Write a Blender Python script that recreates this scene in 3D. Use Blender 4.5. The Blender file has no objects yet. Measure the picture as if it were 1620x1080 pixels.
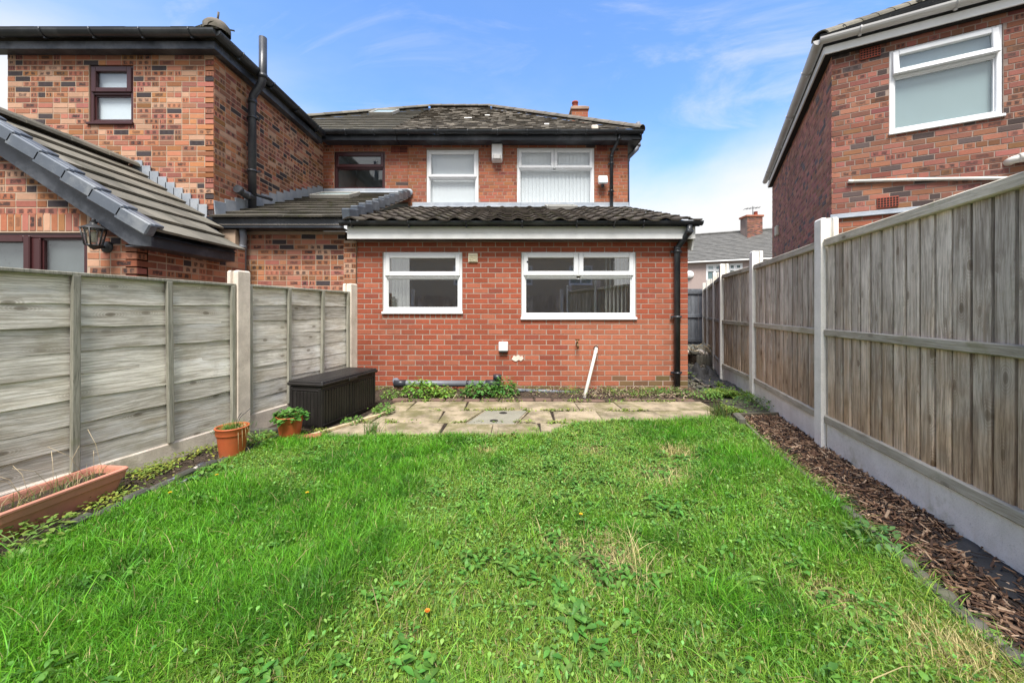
import bpy, math, random
import numpy as np
from mathutils import Vector, Matrix

random.seed(7)
rng = np.random.default_rng(11)
R = math.radians
scene = bpy.context.scene
col = scene.collection

# ------------------------------------------------------------------ camera, sky, sun, exposure
F, CX, HY, HC = 590.0, 810.0, 492.0, 1.1        # focal length (px of a 1620 px frame), horizon, camera height
cam_d = bpy.data.cameras.new('camera')
cam_d.sensor_width = 36.0
cam_d.lens = F / 1620 * 36.0
cam_d.shift_y = -(540 - HY) / 1620
cam_d.clip_start = 0.02
cam_d.clip_end = 2000
cam = bpy.data.objects.new('camera', cam_d)
col.objects.link(cam)
cam.location = (0, 0, HC)
cam.rotation_euler = (R(90), 0, 0)
scene.camera = cam

SUN_DIR = Vector((-0.03, -0.50, 0.86)).normalized()      # towards the sun
sun_el = math.asin(SUN_DIR.z)
world = bpy.data.worlds.new('World')
scene.world = world
world.use_nodes = True
wn, wl = world.node_tree.nodes, world.node_tree.links
wn.clear()
w_out = wn.new('ShaderNodeOutputWorld')
w_bg = wn.new('ShaderNodeBackground')
w_bg.inputs['Strength'].default_value = 0.125
w_sky = wn.new('ShaderNodeTexSky')
w_sky.sky_type = 'NISHITA'
w_sky.sun_disc = False
w_sky.sun_elevation = sun_el
w_sky.sun_rotation = math.atan2(SUN_DIR.x, SUN_DIR.y)
w_sky.air_density = 1.0
w_sky.dust_density = 1.2
w_sky.ozone_density = 2.0
w_tc = wn.new('ShaderNodeTexCoord')
w_sep = wn.new('ShaderNodeSeparateXYZ')
wl.new(w_tc.outputs['Generated'], w_sep.inputs[0])
def wmath(op, a, b=None, clamp=False):
    n = wn.new('ShaderNodeMath'); n.operation = op; n.use_clamp = clamp
    for i, v in enumerate((a, b)):
        if v is None: continue
        if isinstance(v, (int, float)): n.inputs[i].default_value = v
        else: wl.new(v, n.inputs[i])
    return n.outputs[0]
zc = wmath('MAXIMUM', w_sep.outputs['Z'], 0.0)
den = wmath('ADD', zc, 0.16)
cmb = wn.new('ShaderNodeCombineXYZ')
wl.new(wmath('DIVIDE', w_sep.outputs['X'], den), cmb.inputs[0])
wl.new(wmath('DIVIDE', w_sep.outputs['Y'], den), cmb.inputs[1])
cmb.inputs[2].default_value = 3.7
def wnoise(scale, detail, rough, dist, w):
    n = wn.new('ShaderNodeTexNoise'); n.noise_dimensions = '4D'
    n.inputs['W'].default_value = w
    n.inputs['Scale'].default_value = scale; n.inputs['Detail'].default_value = detail
    n.inputs['Roughness'].default_value = rough; n.inputs['Distortion'].default_value = dist
    wl.new(cmb.outputs[0], n.inputs['Vector'])
    return n.outputs['Fac']
CLOUD_SEED = 0.0
big = wnoise(0.26, 2, 0.4, 0.0, CLOUD_SEED)                 # broken cloud cover with one wide gap
fine = wnoise(0.75, 8, 0.55, 0.35, CLOUD_SEED + 20)
low = wmath('SUBTRACT', 1.0, wmath('DIVIDE', zc, 0.60), True)   # thickening towards the horizon
low = wmath('MULTIPLY', low, low)
cov = wmath('ADD', wmath('ADD', wmath('MULTIPLY', big, 1.5), wmath('MULTIPLY', fine, 0.75)), wmath('MULTIPLY', low, 0.55))
cr = wn.new('ShaderNodeMapRange')
cr.interpolation_type = 'SMOOTHSTEP'
cr.inputs['From Min'].default_value = 0.95
cr.inputs['From Max'].default_value = 1.38
wl.new(cov, cr.inputs['Value'])
tint = wn.new('ShaderNodeMixRGB'); tint.blend_type = 'MULTIPLY'; tint.inputs[0].default_value = 1
wl.new(w_sky.outputs[0], tint.inputs[1]); tint.inputs[2].default_value = (0.74, 0.96, 1.20, 1)
cloud = wn.new('ShaderNodeMixRGB')
cloud.inputs[2].default_value = (3.3, 3.28, 3.25, 1)
cir_v = wn.new('ShaderNodeMapping'); cir_v.inputs['Scale'].default_value = (0.8, 1.7, 1.0); cir_v.inputs['Rotation'].default_value = (0, 0, 0.5)
wl.new(cmb.outputs[0], cir_v.inputs['Vector'])
cir_n = wn.new('ShaderNodeTexNoise'); cir_n.inputs['Scale'].default_value = 1.5; cir_n.inputs['Detail'].default_value = 9; cir_n.inputs['Roughness'].default_value = 0.62; cir_n.inputs['Distortion'].default_value = 0.9
wl.new(cir_v.outputs[0], cir_n.inputs['Vector'])
cir = wn.new('ShaderNodeMapRange'); cir.interpolation_type = 'SMOOTHSTEP'
cir.inputs['From Min'].default_value = 0.50; cir.inputs['From Max'].default_value = 0.80; cir.inputs['To Max'].default_value = 0.5      # thin wisps
wl.new(cir_n.outputs['Fac'], cir.inputs['Value'])
wl.new(wmath('MAXIMUM', cr.outputs[0], cir.outputs[0]), cloud.inputs[0])
wl.new(tint.outputs[0], cloud.inputs[1])
wl.new(cloud.outputs[0], w_bg.inputs['Color'])
wl.new(w_bg.outputs[0], w_out.inputs['Surface'])

sun_d = bpy.data.lights.new('sun', 'SUN')
sun_d.energy = 3.2
sun_d.angle = R(26)
sun_d.color = (1.0, 0.955, 0.89)
sun = bpy.data.objects.new('sun', sun_d)
col.objects.link(sun)
sun.location = (0, 0, 30)
sun.rotation_euler = SUN_DIR.to_track_quat('Z', 'Y').to_euler()

scene.view_settings.view_transform = 'Standard'
scene.view_settings.look = 'None'
scene.view_settings.gamma = 1
scene.view_settings.exposure = 1.30
scene.render.engine = 'CYCLES'
scene.cycles.max_bounces = 8
scene.cycles.transparent_max_bounces = 12
scene.cycles.use_denoising = True

# ------------------------------------------------------------------ helpers
def V(*a): return Vector(a)
def at(px, py, Y): return Vector(((px - CX) / F * Y, Y, HC - (py - HY) / F * Y))
def G(px, py, z=0.0):
    Y = (HC - z) * F / (py - HY)
    return Vector(((px - CX) / F * Y, Y, z))

WORLD = {}
def put(o, M, parent=None):
    """link o so that its world matrix is M"""
    col.objects.link(o)
    if parent is not None:
        o.parent = parent
        o.matrix_basis = WORLD[parent.name].inverted() @ M
    else:
        o.matrix_basis = M
    WORLD[o.name] = M.copy()
    return o

def props(o, label=None, cat=None, group=None, kind=None):
    if label: o['label'] = label
    if cat: o['category'] = cat
    if group: o['group'] = group
    if kind: o['kind'] = kind
    return o

def thing(name, loc, label, cat, group=None):
    o = bpy.data.objects.new(name, None)
    o.empty_display_size = 0.1
    put(o, Matrix.Translation(Vector(loc)))
    return props(o, label, cat, group)

class MB:
    """collects polygons in world space, then becomes ONE mesh object"""
    def __init__(s): s.v = []; s.f = []; s.smooth = []; s.uv = {}
    def add(s, vs, fs, smooth=False):
        b = len(s.v); s.v += [tuple(x) for x in vs]
        for f in fs: s.f.append(tuple(b + i for i in f)); s.smooth.append(smooth)
        return s
    def box(s, c, h, ax=None):
        ax = ax or (V(1, 0, 0), V(0, 1, 0), V(0, 0, 1)); c = Vector(c)
        vs = [c + ax[0]*h[0]*i + ax[1]*h[1]*j + ax[2]*h[2]*k for i in (-1, 1) for j in (-1, 1) for k in (-1, 1)]
        return s.add(vs, [(0,1,3,2), (4,6,7,5), (0,4,5,1), (2,3,7,6), (0,2,6,4), (1,5,7,3)])
    def bevbox(s, c, h, b, ax=None):
        """box with chamfered edges"""
        ax = ax or (V(1, 0, 0), V(0, 1, 0), V(0, 0, 1)); c = Vector(c)
        b = min(b, min(h) * .9)
        vs = []; idx = {}
        for i in (-1, 1):
            for j in (-1, 1):
                for k in (-1, 1):
                    for a in range(3):
                        d = [h[0]-b, h[1]-b, h[2]-b]; d[a] = h[a]
                        idx[(i, j, k, a)] = len(vs)
                        vs.append(c + ax[0]*d[0]*i + ax[1]*d[1]*j + ax[2]*d[2]*k)
        fs = []
        def q(keys): fs.append(tuple(idx[k] for k in keys))
        for sgn in (-1, 1):
            q([(sgn,-1,-1,0),(sgn,1,-1,0),(sgn,1,1,0),(sgn,-1,1,0)][::sgn])
            q([(-1,sgn,-1,1),(-1,sgn,1,1),(1,sgn,1,1),(1,sgn,-1,1)][::sgn])
            q([(-1,-1,sgn,2),(1,-1,sgn,2),(1,1,sgn,2),(-1,1,sgn,2)][::sgn])
        for a in (-1, 1):
            for e in (-1, 1):
                q([(a,e,-1,0),(a,e,1,0),(a,e,1,1),(a,e,-1,1)][::-1 if a*e > 0 else 1])
                q([(a,-1,e,0),(a,1,e,0),(a,1,e,2),(a,-1,e,2)][::1 if a*e > 0 else -1])
                q([(-1,a,e,1),(1,a,e,1),(1,a,e,2),(-1,a,e,2)][::-1 if a*e > 0 else 1])
        for i in (-1, 1):
            for j in (-1, 1):
                for k in (-1, 1):
                    q([(i,j,k,0),(i,j,k,1),(i,j,k,2)][::1 if i*j*k > 0 else -1])
        return s.add(vs, fs)
    def prism(s, poly, d):
        """extrude a planar polygon (list of Vectors) by vector d"""
        n = len(poly); d = Vector(d); poly = [Vector(p) for p in poly]
        return s.add(poly + [p + d for p in poly],
                     [tuple(range(n))[::-1], tuple(range(n, 2*n))] + [(i, (i+1) % n, n + (i+1) % n, n + i) for i in range(n)])
    def tube(s, pts, r, seg=12, cap=True, arc=None):
        pts = [Vector(p) for p in pts]
        rs = r if isinstance(r, (list, tuple)) else [r]*len(pts)
        n = len(pts); vs = []; fs = []
        up0 = None
        for i, p in enumerate(pts):
            t = (pts[min(i+1, n-1)] - pts[max(i-1, 0)]).normalized()
            if up0 is None:
                up0 = V(0, 0, 1) if abs(t.z) < .9 else V(0, 1, 0)
            a = t.cross(up0)
            a = a.normalized() if a.length > 1e-4 else V(1, 0, 0)
            b = a.cross(t).normalized()
            up0 = b
            for k in range(seg):
                th = 2*math.pi*k/seg
                vs.append(p + a*math.cos(th)*rs[i] + b*math.sin(th)*rs[i])
        for i in range(n-1):
            for k in range(seg):
                k2 = (k+1) % seg
                fs.append((i*seg+k, i*seg+k2, (i+1)*seg+k2, (i+1)*seg+k))
        s.add(vs, fs, True)
        if cap:
            b0 = len(s.v) - len(vs)
            s.f.append(tuple(b0 + k for k in range(seg))[::-1]); s.smooth.append(False)
            s.f.append(tuple(b0 + (n-1)*seg + k for k in range(seg))); s.smooth.append(False)
        return s
    def lathe(s, base, prof, seg=24, axis=None):
        base = Vector(base); vs = []; fs = []
        ax = Vector(axis).normalized() if axis is not None else V(0, 0, 1)
        a = ax.orthogonal().normalized(); b = ax.cross(a)
        for r, z in prof:
            for k in range(seg):
                th = 2*math.pi*k/seg
                vs.append(base + a*r*math.cos(th) + b*r*math.sin(th) + ax*z)
        for i in range(len(prof)-1):
            for k in range(seg):
                k2 = (k+1) % seg
                fs.append((i*seg+k, i*seg+k2, (i+1)*seg+k2, (i+1)*seg+k))
        return s.add(vs, fs, True)
    def mesh(s, name, M=None):
        inv = M.inverted() if M is not None else None
        vs = [tuple(inv @ Vector(v)) for v in s.v] if inv is not None else s.v
        me = bpy.data.meshes.new(name)
        me.from_pydata(vs, [], s.f)
        me.polygons.foreach_set('use_smooth', s.smooth)
        me.update()
        return me
    def build(s, name, mat, parent=None, label=None, cat=None, group=None, kind=None, M=None):
        if M is None:
            a = np.array(s.v); c = (a.min(0) + a.max(0)) / 2
            if parent is None: c[2] = a[:, 2].min()
            M = Matrix.Translation(Vector(c))
        me = s.mesh(name, M)
        for m in (mat if isinstance(mat, (list, tuple)) else [mat]): me.materials.append(m)
        o = bpy.data.objects.new(name, me)
        put(o, M, parent)
        return props(o, label, cat, group, kind)

def fast_mesh(name, verts, quads=None, tris=None, vcol=None, uv=None, smooth=False):
    me = bpy.data.meshes.new(name)
    verts = np.ascontiguousarray(verts, dtype=np.float32)
    nq = 0 if quads is None else len(quads); nt = 0 if tris is None else len(tris)
    me.vertices.add(len(verts)); me.vertices.foreach_set('co', verts.ravel())
    parts = []
    if nq: parts.append(np.asarray(quads, dtype=np.int32).ravel())
    if nt: parts.append(np.asarray(tris, dtype=np.int32).ravel())
    loops = np.concatenate(parts)
    me.loops.add(len(loops)); me.loops.foreach_set('vertex_index', loops)
    starts = np.concatenate([np.arange(nq)*4, nq*4 + np.arange(nt)*3]).astype(np.int32)
    me.polygons.add(nq + nt); me.polygons.foreach_set('loop_start', starts)
    me.update(calc_edges=True)
    me.validate()
    me.polygons.foreach_set('use_smooth', np.full(nq + nt, bool(smooth)))
    if vcol is not None:
        at_ = me.color_attributes.new('Col', 'FLOAT_COLOR', 'POINT')
        c4 = np.ones((len(verts), 4), dtype=np.float32); c4[:, :vcol.shape[1]] = vcol
        at_.data.foreach_set('color', c4.ravel())
    if uv is not None:
        ul = me.uv_layers.new(name='UVMap')
        ul.data.foreach_set('uv', np.ascontiguousarray(uv[loops], dtype=np.float32).ravel())
    return me

# smooth 2-D value noise for numpy arrays
_tab = rng.random((256, 256))
def vnoise(x, y, f=1.0, s=0):
    x = np.asarray(x)*f + 17.3*s; y = np.asarray(y)*f + 9.1*s
    xi = np.floor(x).astype(int); yi = np.floor(y).astype(int); fx = x-xi; fy = y-yi
    fx = fx*fx*(3-2*fx); fy = fy*fy*(3-2*fy)
    t = lambda a, b: _tab[a % 256, b % 256]
    return (t(xi, yi)*(1-fx)+t(xi+1, yi)*fx)*(1-fy) + (t(xi, yi+1)*(1-fx)+t(xi+1, yi+1)*fx)*fy

def inpoly(x, y, poly):
    x = np.asarray(x); y = np.asarray(y); r = np.zeros(x.shape, bool); n = len(poly)
    for i in range(n):
        x1, y1 = poly[i][0], poly[i][1]; x2, y2 = poly[(i+1) % n][0], poly[(i+1) % n][1]
        if y1 == y2: continue
        c = ((y1 > y) != (y2 > y)) & (x < (x2-x1)*(y-y1)/(y2-y1)+x1)
        r ^= c
    return r

# ------------------------------------------------------------------ materials
class NT:
    def __init__(s, name):
        s.m = bpy.data.materials.new(name); s.m.use_nodes = True
        s.t = s.m.node_tree; s.n = s.t.nodes; s.l = s.t.links; s.n.clear()
        s.out = s.n.new('ShaderNodeOutputMaterial')
    def node(s, typ, ins=None, **kw):
        n = s.n.new('ShaderNode' + typ)
        for k, v in kw.items(): setattr(n, k, v)
        for k, v in (ins or {}).items(): s.set(n.inputs[k], v)
        return n
    def set(s, sock, v):
        if isinstance(v, bpy.types.NodeSocket): s.l.new(v, sock)
        elif isinstance(v, (tuple, list)) and len(v) == 3 and sock.type == 'RGBA': sock.default_value = (*v, 1)
        else: sock.default_value = v
    def math(s, op, a, b=0.0, clamp=False):
        n = s.node('Math', operation=op, use_clamp=clamp); s.set(n.inputs[0], a); s.set(n.inputs[1], b); return n.outputs[0]
    def mix(s, f, a, b, mode='MIX'):
        n = s.node('MixRGB', blend_type=mode); s.set(n.inputs[0], f); s.set(n.inputs[1], a); s.set(n.inputs[2], b); return n.outputs[0]
    def noise(s, vec, scale, detail=3, rough=.55, dist=0.0, out='Fac'):
        n = s.node('TexNoise', {'Scale': scale, 'Detail': detail, 'Roughness': rough, 'Distortion': dist})
        if vec is not None: s.l.new(vec, n.inputs['Vector'])
        return n.outputs[out]
    def ramp(s, v, lo, hi, smooth=True):
        n = s.node('MapRange', {'Value': v, 'From Min': lo, 'From Max': hi})
        if smooth: n.interpolation_type = 'SMOOTHSTEP'
        return n.outputs[0]
    def map(s, vec, scale=(1, 1, 1), loc=None):
        n = s.node('Mapping'); s.l.new(vec, n.inputs['Vector']); n.inputs['Scale'].default_value = scale
        if loc is not None: s.set(n.inputs['Location'], loc)
        return n.outputs[0]
    def coords(s, rand=True):
        """object coordinates pushed apart for every object, so that copies differ"""
        tc = s.node('TexCoord')
        if not rand: return tc.outputs['Object']
        oi = s.node('ObjectInfo')
        mul = s.node('VectorMath', {0: (37.1, 53.7, 91.3)}, operation='SCALE'); s.l.new(oi.outputs['Random'], mul.inputs['Scale'])
        add = s.node('VectorMath', operation='ADD'); s.l.new(tc.outputs['Object'], add.inputs[0]); s.l.new(mul.outputs[0], add.inputs[1])
        s.rnd = oi.outputs['Random']
        return add.outputs[0]
    def pos(s): return s.node('NewGeometry').outputs['Position']
    def finish(s, color, rough=.75, bump=None, bstr=.3, bdist=.005, metal=0.0, spec=.35, extra=None):
        p = s.node('BsdfPrincipled', {'Base Color': color, 'Roughness': rough, 'Metallic': metal, 'Specular IOR Level': spec})
        if bump is not None:
            b = s.node('Bump', {'Strength': bstr, 'Distance': bdist, 'Height': bump}); s.l.new(b.outputs[0], p.inputs['Normal'])
        for k, v in (extra or {}).items(): s.set(p.inputs[k], v)
        s.l.new(p.outputs[0], s.out.inputs['Surface'])
        return s.m

def m_plain(name, c, rough=.5, var=.12, scale=9.0, bstr=.08, dirt=None, dirt_amt=.5, spec=.4, metal=0.0):
    t = NT(name); co = t.coords()
    n1 = t.noise(co, scale, 5, .6); n2 = t.noise(co, scale*9, 3)
    f = t.math('ADD', 1 - var, t.math('MULTIPLY', n1, var*2))
    base = t.mix(1.0, c, t.node('CombineColor', {0: f, 1: f, 2: f}).outputs[0], 'MULTIPLY')
    if dirt:
        d = t.ramp(t.math('ADD', t.noise(co, scale*.4, 6, .65), t.math('MULTIPLY', n2, .15)), .52, .75)
        base = t.mix(t.math('MULTIPLY', d, dirt_amt), base, dirt)
    return t.finish(base, t.math('ADD', rough - .08, t.math('MULTIPLY', n1, .16)), n2, bstr, .002, metal, spec)

def m_concrete(name, c, c2, pit=.5, moss=None, moss_lo=.56, moss_amt=.55):
    t = NT(name); co = t.coords()
    n1 = t.noise(co, 5, 6, .65); n2 = t.noise(co, 60, 4, .7); n3 = t.noise(co, 170, 2)
    base = t.mix(t.ramp(n1, .35, .7), c, c2)
    st = t.noise(t.map(co, (16, 16, 1.2)), 1.0, 5, .65)
    base = t.mix(t.math('MULTIPLY', t.ramp(st, .54, .74), .4), base, (c[0]*.6, c[1]*.57, c[2]*.5))
    base = t.mix(t.math('MULTIPLY', t.ramp(n2, .55, .75), .35), base, (c[0]*.55, c[1]*.53, c[2]*.48))
    base = t.mix(t.math('MULTIPLY', t.ramp(n3, .62, .7), .5), base, (c[0]*.45, c[1]*.44, c[2]*.42))
    if moss:
        base = t.mix(t.math('MULTIPLY', t.ramp(t.noise(co, 3.0, 6, .7), moss_lo, moss_lo+.19), moss_amt), base, moss)
    return t.finish(base, .88, t.math('ADD', n2, t.math('MULTIPLY', n3, .6)), pit, .004, 0, .2)

def m_wood(name, light, dark, warm, axis, moss=(.10, .11, .04), moss_amt=.35, knots=True, contrast=1.0, low_brown=0.0):
    """weathered board; axis = which object axis the grain runs along"""
    t = NT(name); co = t.coords()
    sc = [1.0, 1.0, 1.0]; sc[axis] = .04
    warp = t.noise(t.map(co, tuple(3.2 if i != axis else 1.6 for i in range(3))), 1.0, 2, .5)
    wv = t.node('VectorMath', operation='ADD'); t.l.new(co, wv.inputs[0])
    cx = t.node('CombineXYZ'); off = t.math('MULTIPLY', t.math('SUBTRACT', warp, .5), .05)
    for i in range(3):
        if i != axis: t.l.new(off, cx.inputs[i])
    t.l.new(cx.outputs[0], wv.inputs[1])
    gv = t.map(wv.outputs[0], tuple(sc))
    g1 = t.noise(gv, 85, 4, .65); g2 = t.noise(gv, 230, 3, .7); g3 = t.noise(gv, 14, 3, .55)
    base = t.mix(t.ramp(g1, .5-.2/contrast, .5+.2/contrast), dark, light)
    base = t.mix(t.math('MULTIPLY', t.ramp(g2, .54, .70), .6), base, tuple(x*.42 for x in dark))
    base = t.mix(t.math('MULTIPLY', t.ramp(g3, .5, .72), .45), base, warm)
    bl = t.noise(t.map(co, tuple(7.0 if i != axis else 2.2 for i in range(3))), 1.0, 5, .62)
    base = t.mix(t.math('MULTIPLY', t.ramp(bl, .50, .70), .55), base, tuple(min(.8, x*1.18) for x in light))
    base = t.mix(t.math('MULTIPLY', t.ramp(bl, .46, .30), .55), base, tuple(x*.72 for x in dark))
    hgt = t.math('ADD', g1, t.math('MULTIPLY', g2, .6))
    if knots:
        sp = t.node('SeparateXYZ'); t.l.new(wv.outputs[0], sp.inputs[0]); oth = 2 if axis == 0 else 0
        kv = t.node('CombineXYZ', {0: t.math('MULTIPLY', sp.outputs[axis], 3.3), 1: t.math('MULTIPLY', sp.outputs[oth], 7.0)})
        vo = t.node('TexVoronoi', {'Scale': 1.0, 'Randomness': 1.0}, voronoi_dimensions='2D'); t.l.new(kv.outputs[0], vo.inputs['Vector'])
        vs_ = t.node('SeparateColor'); t.l.new(vo.outputs['Color'], vs_.inputs[0])
        big = t.math('MULTIPLY', t.math('ADD', .35, t.math('MULTIPLY', vs_.outputs[0], .65)), t.ramp(vs_.outputs[1], .22, .40))      # some cells have no knot
        k = t.math('MULTIPLY', t.ramp(vo.outputs['Distance'], .115, .05), big)
        ring = t.math('MULTIPLY', t.math('ABSOLUTE', t.math('SINE', t.math('MULTIPLY', vo.outputs['Distance'], 62.0))), big)
        halo = t.ramp(vo.outputs['Distance'], .38, .12)
        base = t.mix(t.math('MULTIPLY', halo, t.math('MULTIPLY', ring, .45)), base, tuple(x*.55 for x in warm))
        base = t.mix(t.math('MULTIPLY', k, .75), base, tuple(x*.38 for x in warm))
    if low_brown:
        oz = t.node('SeparateXYZ'); t.l.new(t.node('TexCoord').outputs['Object'], oz.inputs[0])
        lb = t.ramp(t.math('ADD', oz.outputs[2], t.math('MULTIPLY', t.math('SUBTRACT', t.noise(co, 5.0, 4), .5), 1.3)), .25, -.75)
        base = t.mix(t.math('MULTIPLY', lb, low_brown), base, t.mix(1.0, base, (.92, .70, .50), 'MULTIPLY'))
    f = t.math('ADD', .78, t.math('MULTIPLY', t.rnd, .44))
    base = t.mix(1.0, base, t.node('CombineColor', {0: f, 1: f, 2: t.math('MULTIPLY', f, .985)}).outputs[0], 'MULTIPLY')
    mo = t.ramp(t.math('ADD', t.noise(co, 4.5, 5, .7), t.math('MULTIPLY', g2, .1)), .58, .78)
    base = t.mix(t.math('MULTIPLY', mo, moss_amt), base, moss)
    return t.finish(base, .86, hgt, .55, .004, 0, .2)

def m_brick(name, dark_c, dark_amt, grime=.25, warm=None):
    """Col attribute = this brick's own colour, alpha channel unused; UV = 0..1 over the brick; U+10*k codes the kiss-mark pattern"""
    t = NT(name)
    a = t.node('Attribute', attribute_name='Col').outputs['Color']
    pt = t.node('Attribute', attribute_name='Pat').outputs['Color']
    ps = t.node('SeparateColor'); t.l.new(pt, ps.inputs[0])
    uv = t.node('UVMap').outputs[0]
    pw = t.pos()
    n_big = t.noise(pw, 1.1, 5, .6); n_mid = t.noise(pw, 16, 4, .65); n_fine = t.noise(pw, 120, 3, .7)
    sep = t.node('SeparateXYZ'); t.l.new(uv, sep.inputs[0])
    wob = t.math('MULTIPLY', t.math('SUBTRACT', t.noise(pw, 45, 3), .5), .16)
    u = t.math('ADD', sep.outputs[0], wob); v = t.math('ADD', sep.outputs[1], t.math('MULTIPLY', wob, 1.6))
    def band(x, c, h):
        return t.ramp(t.math('ABSOLUTE', t.math('SUBTRACT', x, c)), h + .03, h - .03)
    vv = band(v, .5, .36)
    two = t.math('MULTIPLY', t.math('MAXIMUM', band(u, .26, .13), band(u, .70, .13)), vv)
    one = t.math('MULTIPLY', band(u, .5, .27), band(v, .5, .33))
    three = t.math('MULTIPLY', t.math('MAXIMUM', t.math('MAXIMUM', band(u, .16, .085), band(u, .5, .085)), band(u, .84, .085)), vv)
    msk = t.math('ADD', t.math('ADD', t.math('MULTIPLY', two, ps.outputs[0]), t.math('MULTIPLY', one, ps.outputs[1])), t.math('MULTIPLY', three, ps.outputs[2]), True)
    msk = t.math('MULTIPLY', t.math('MULTIPLY', msk, t.ramp(t.noise(pw, 26, 4, .65), .30, .52)), dark_amt)
    f = t.math('ADD', .72, t.math('ADD', t.math('MULTIPLY', n_mid, .34), t.math('MULTIPLY', n_fine, .22)))
    base = t.mix(1.0, a, t.node('CombineColor', {0: f, 1: f, 2: f}).outputs[0], 'MULTIPLY')
    base = t.mix(msk, base, dark_c)
    if grime:
        base = t.mix(t.math('MULTIPLY', t.ramp(n_big, .5, .72), grime), base, (.10, .065, .048))
        base = t.mix(t.math('MULTIPLY', t.ramp(n_fine, .66, .78), grime*.9), base, (.42, .36, .30))
    return t.finish(base, .9, t.math('ADD', n_fine, n_mid), .5, .004, 0, .2)

def m_mortar(name, c, c2):
    t = NT(name); p = t.pos()
    base = t.mix(t.ramp(t.noise(p, 2.2, 5, .6), .35, .68), c, c2)
    base = t.mix(t.math('MULTIPLY', t.ramp(t.noise(p, 90, 3, .7), .5, .7), .3), base, tuple(x*.6 for x in c))
    return t.finish(base, .95, t.noise(p, 150, 3), .5, .004, 0, .1)

def m_tile(name, c, c2, moss, moss_amt, lichen=(.36, .34, .27), lich=.5):
    t = NT(name); co = t.coords(); p = t.pos()
    base = t.mix(t.ramp(t.noise(p, 3.0, 5, .65), .35, .7), c, c2)
    f = t.math('ADD', .75, t.math('MULTIPLY', t.rnd, .5))
    base = t.mix(1.0, base, t.node('CombineColor', {0: f, 1: f, 2: f}).outputs[0], 'MULTIPLY')
    base = t.mix(t.math('MULTIPLY', t.ramp(t.noise(p, 6.0, 6, .72), .5, .7), moss_amt), base, moss)
    base = t.mix(t.math('MULTIPLY', t.ramp(t.noise(p, 28, 4, .7), .62, .72), lich), base, lichen)
    return t.finish(base, .9, t.noise(p, 70, 4, .7), .6, .006, 0, .2)

def m_leaf(name, trans=.35, gloss=.25):
    t = NT(name)
    a = t.node('Attribute', attribute_name='Col').outputs['Color']
    d = t.node('BsdfPrincipled', {'Base Color': a, 'Roughness': .5, 'Specular IOR Level': gloss})
    tr = t.node('BsdfTranslucent'); t.l.new(t.mix(1.0, a, (1.3, 1.35, .6), 'MULTIPLY'), tr.inputs['Color'])
    mx = t.node('MixShader', {0: trans}); t.l.new(d.outputs[0], mx.inputs[1]); t.l.new(tr.outputs[0], mx.inputs[2])
    t.l.new(mx.outputs[0], t.out.inputs['Surface'])
    return t.m

def m_glass(name, tint=(.9, .93, .92), refl=.10, rough=.0):
    t = NT(name)
    tr = t.node('BsdfTransparent', {'Color': tint})
    gl = t.node('BsdfGlossy', {'Color': (.95, .97, 1.0), 'Roughness': rough})
    g = t.node('NewGeometry'); dt = t.node('VectorMath', operation='DOT_PRODUCT')
    t.l.new(g.outputs['Normal'], dt.inputs[0]); t.l.new(g.outputs['Incoming'], dt.inputs[1])
    fr = t.math('POWER', t.math('SUBTRACT', 1.0, t.math('ABSOLUTE', dt.outputs['Value']), True), 5.0)     # Schlick, the same from both sides
    f = t.math('ADD', refl + .04, t.math('MULTIPLY', fr, .8), True)
    mx = t.node('MixShader', {0: f}); t.l.new(tr.outputs[0], mx.inputs[1]); t.l.new(gl.outputs[0], mx.inputs[2])
    t.l.new(mx.outputs[0], t.out.inputs['Surface'])
    return t.m

def m_soil(name, c, c2, scale=14):
    t = NT(name); p = t.pos()
    n = t.noise(p, scale, 6, .7); n2 = t.noise(p, scale*8, 3, .7)
    base = t.mix(t.ramp(n, .35, .68), c, c2)
    base = t.mix(t.math('MULTIPLY', t.ramp(n2, .58, .7), .5), base, tuple(min(1, x*1.9) for x in c2))
    return t.finish(base, .95, t.math('ADD', n, n2), .8, .02, 0, .15)

def m_attr(name, rough=.8, spec=.2):
    t = NT(name)
    a = t.node('Attribute', attribute_name='Col').outputs['Color']
    p = t.pos(); f = t.math('ADD', .7, t.math('MULTIPLY', t.noise(p, 80, 3, .7), .6))
    return t.finish(t.mix(1.0, a, t.node('CombineColor', {0: f, 1: f, 2: f}).outputs[0], 'MULTIPLY'), rough, t.noise(p, 160, 3), .4, .003, 0, spec)

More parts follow.
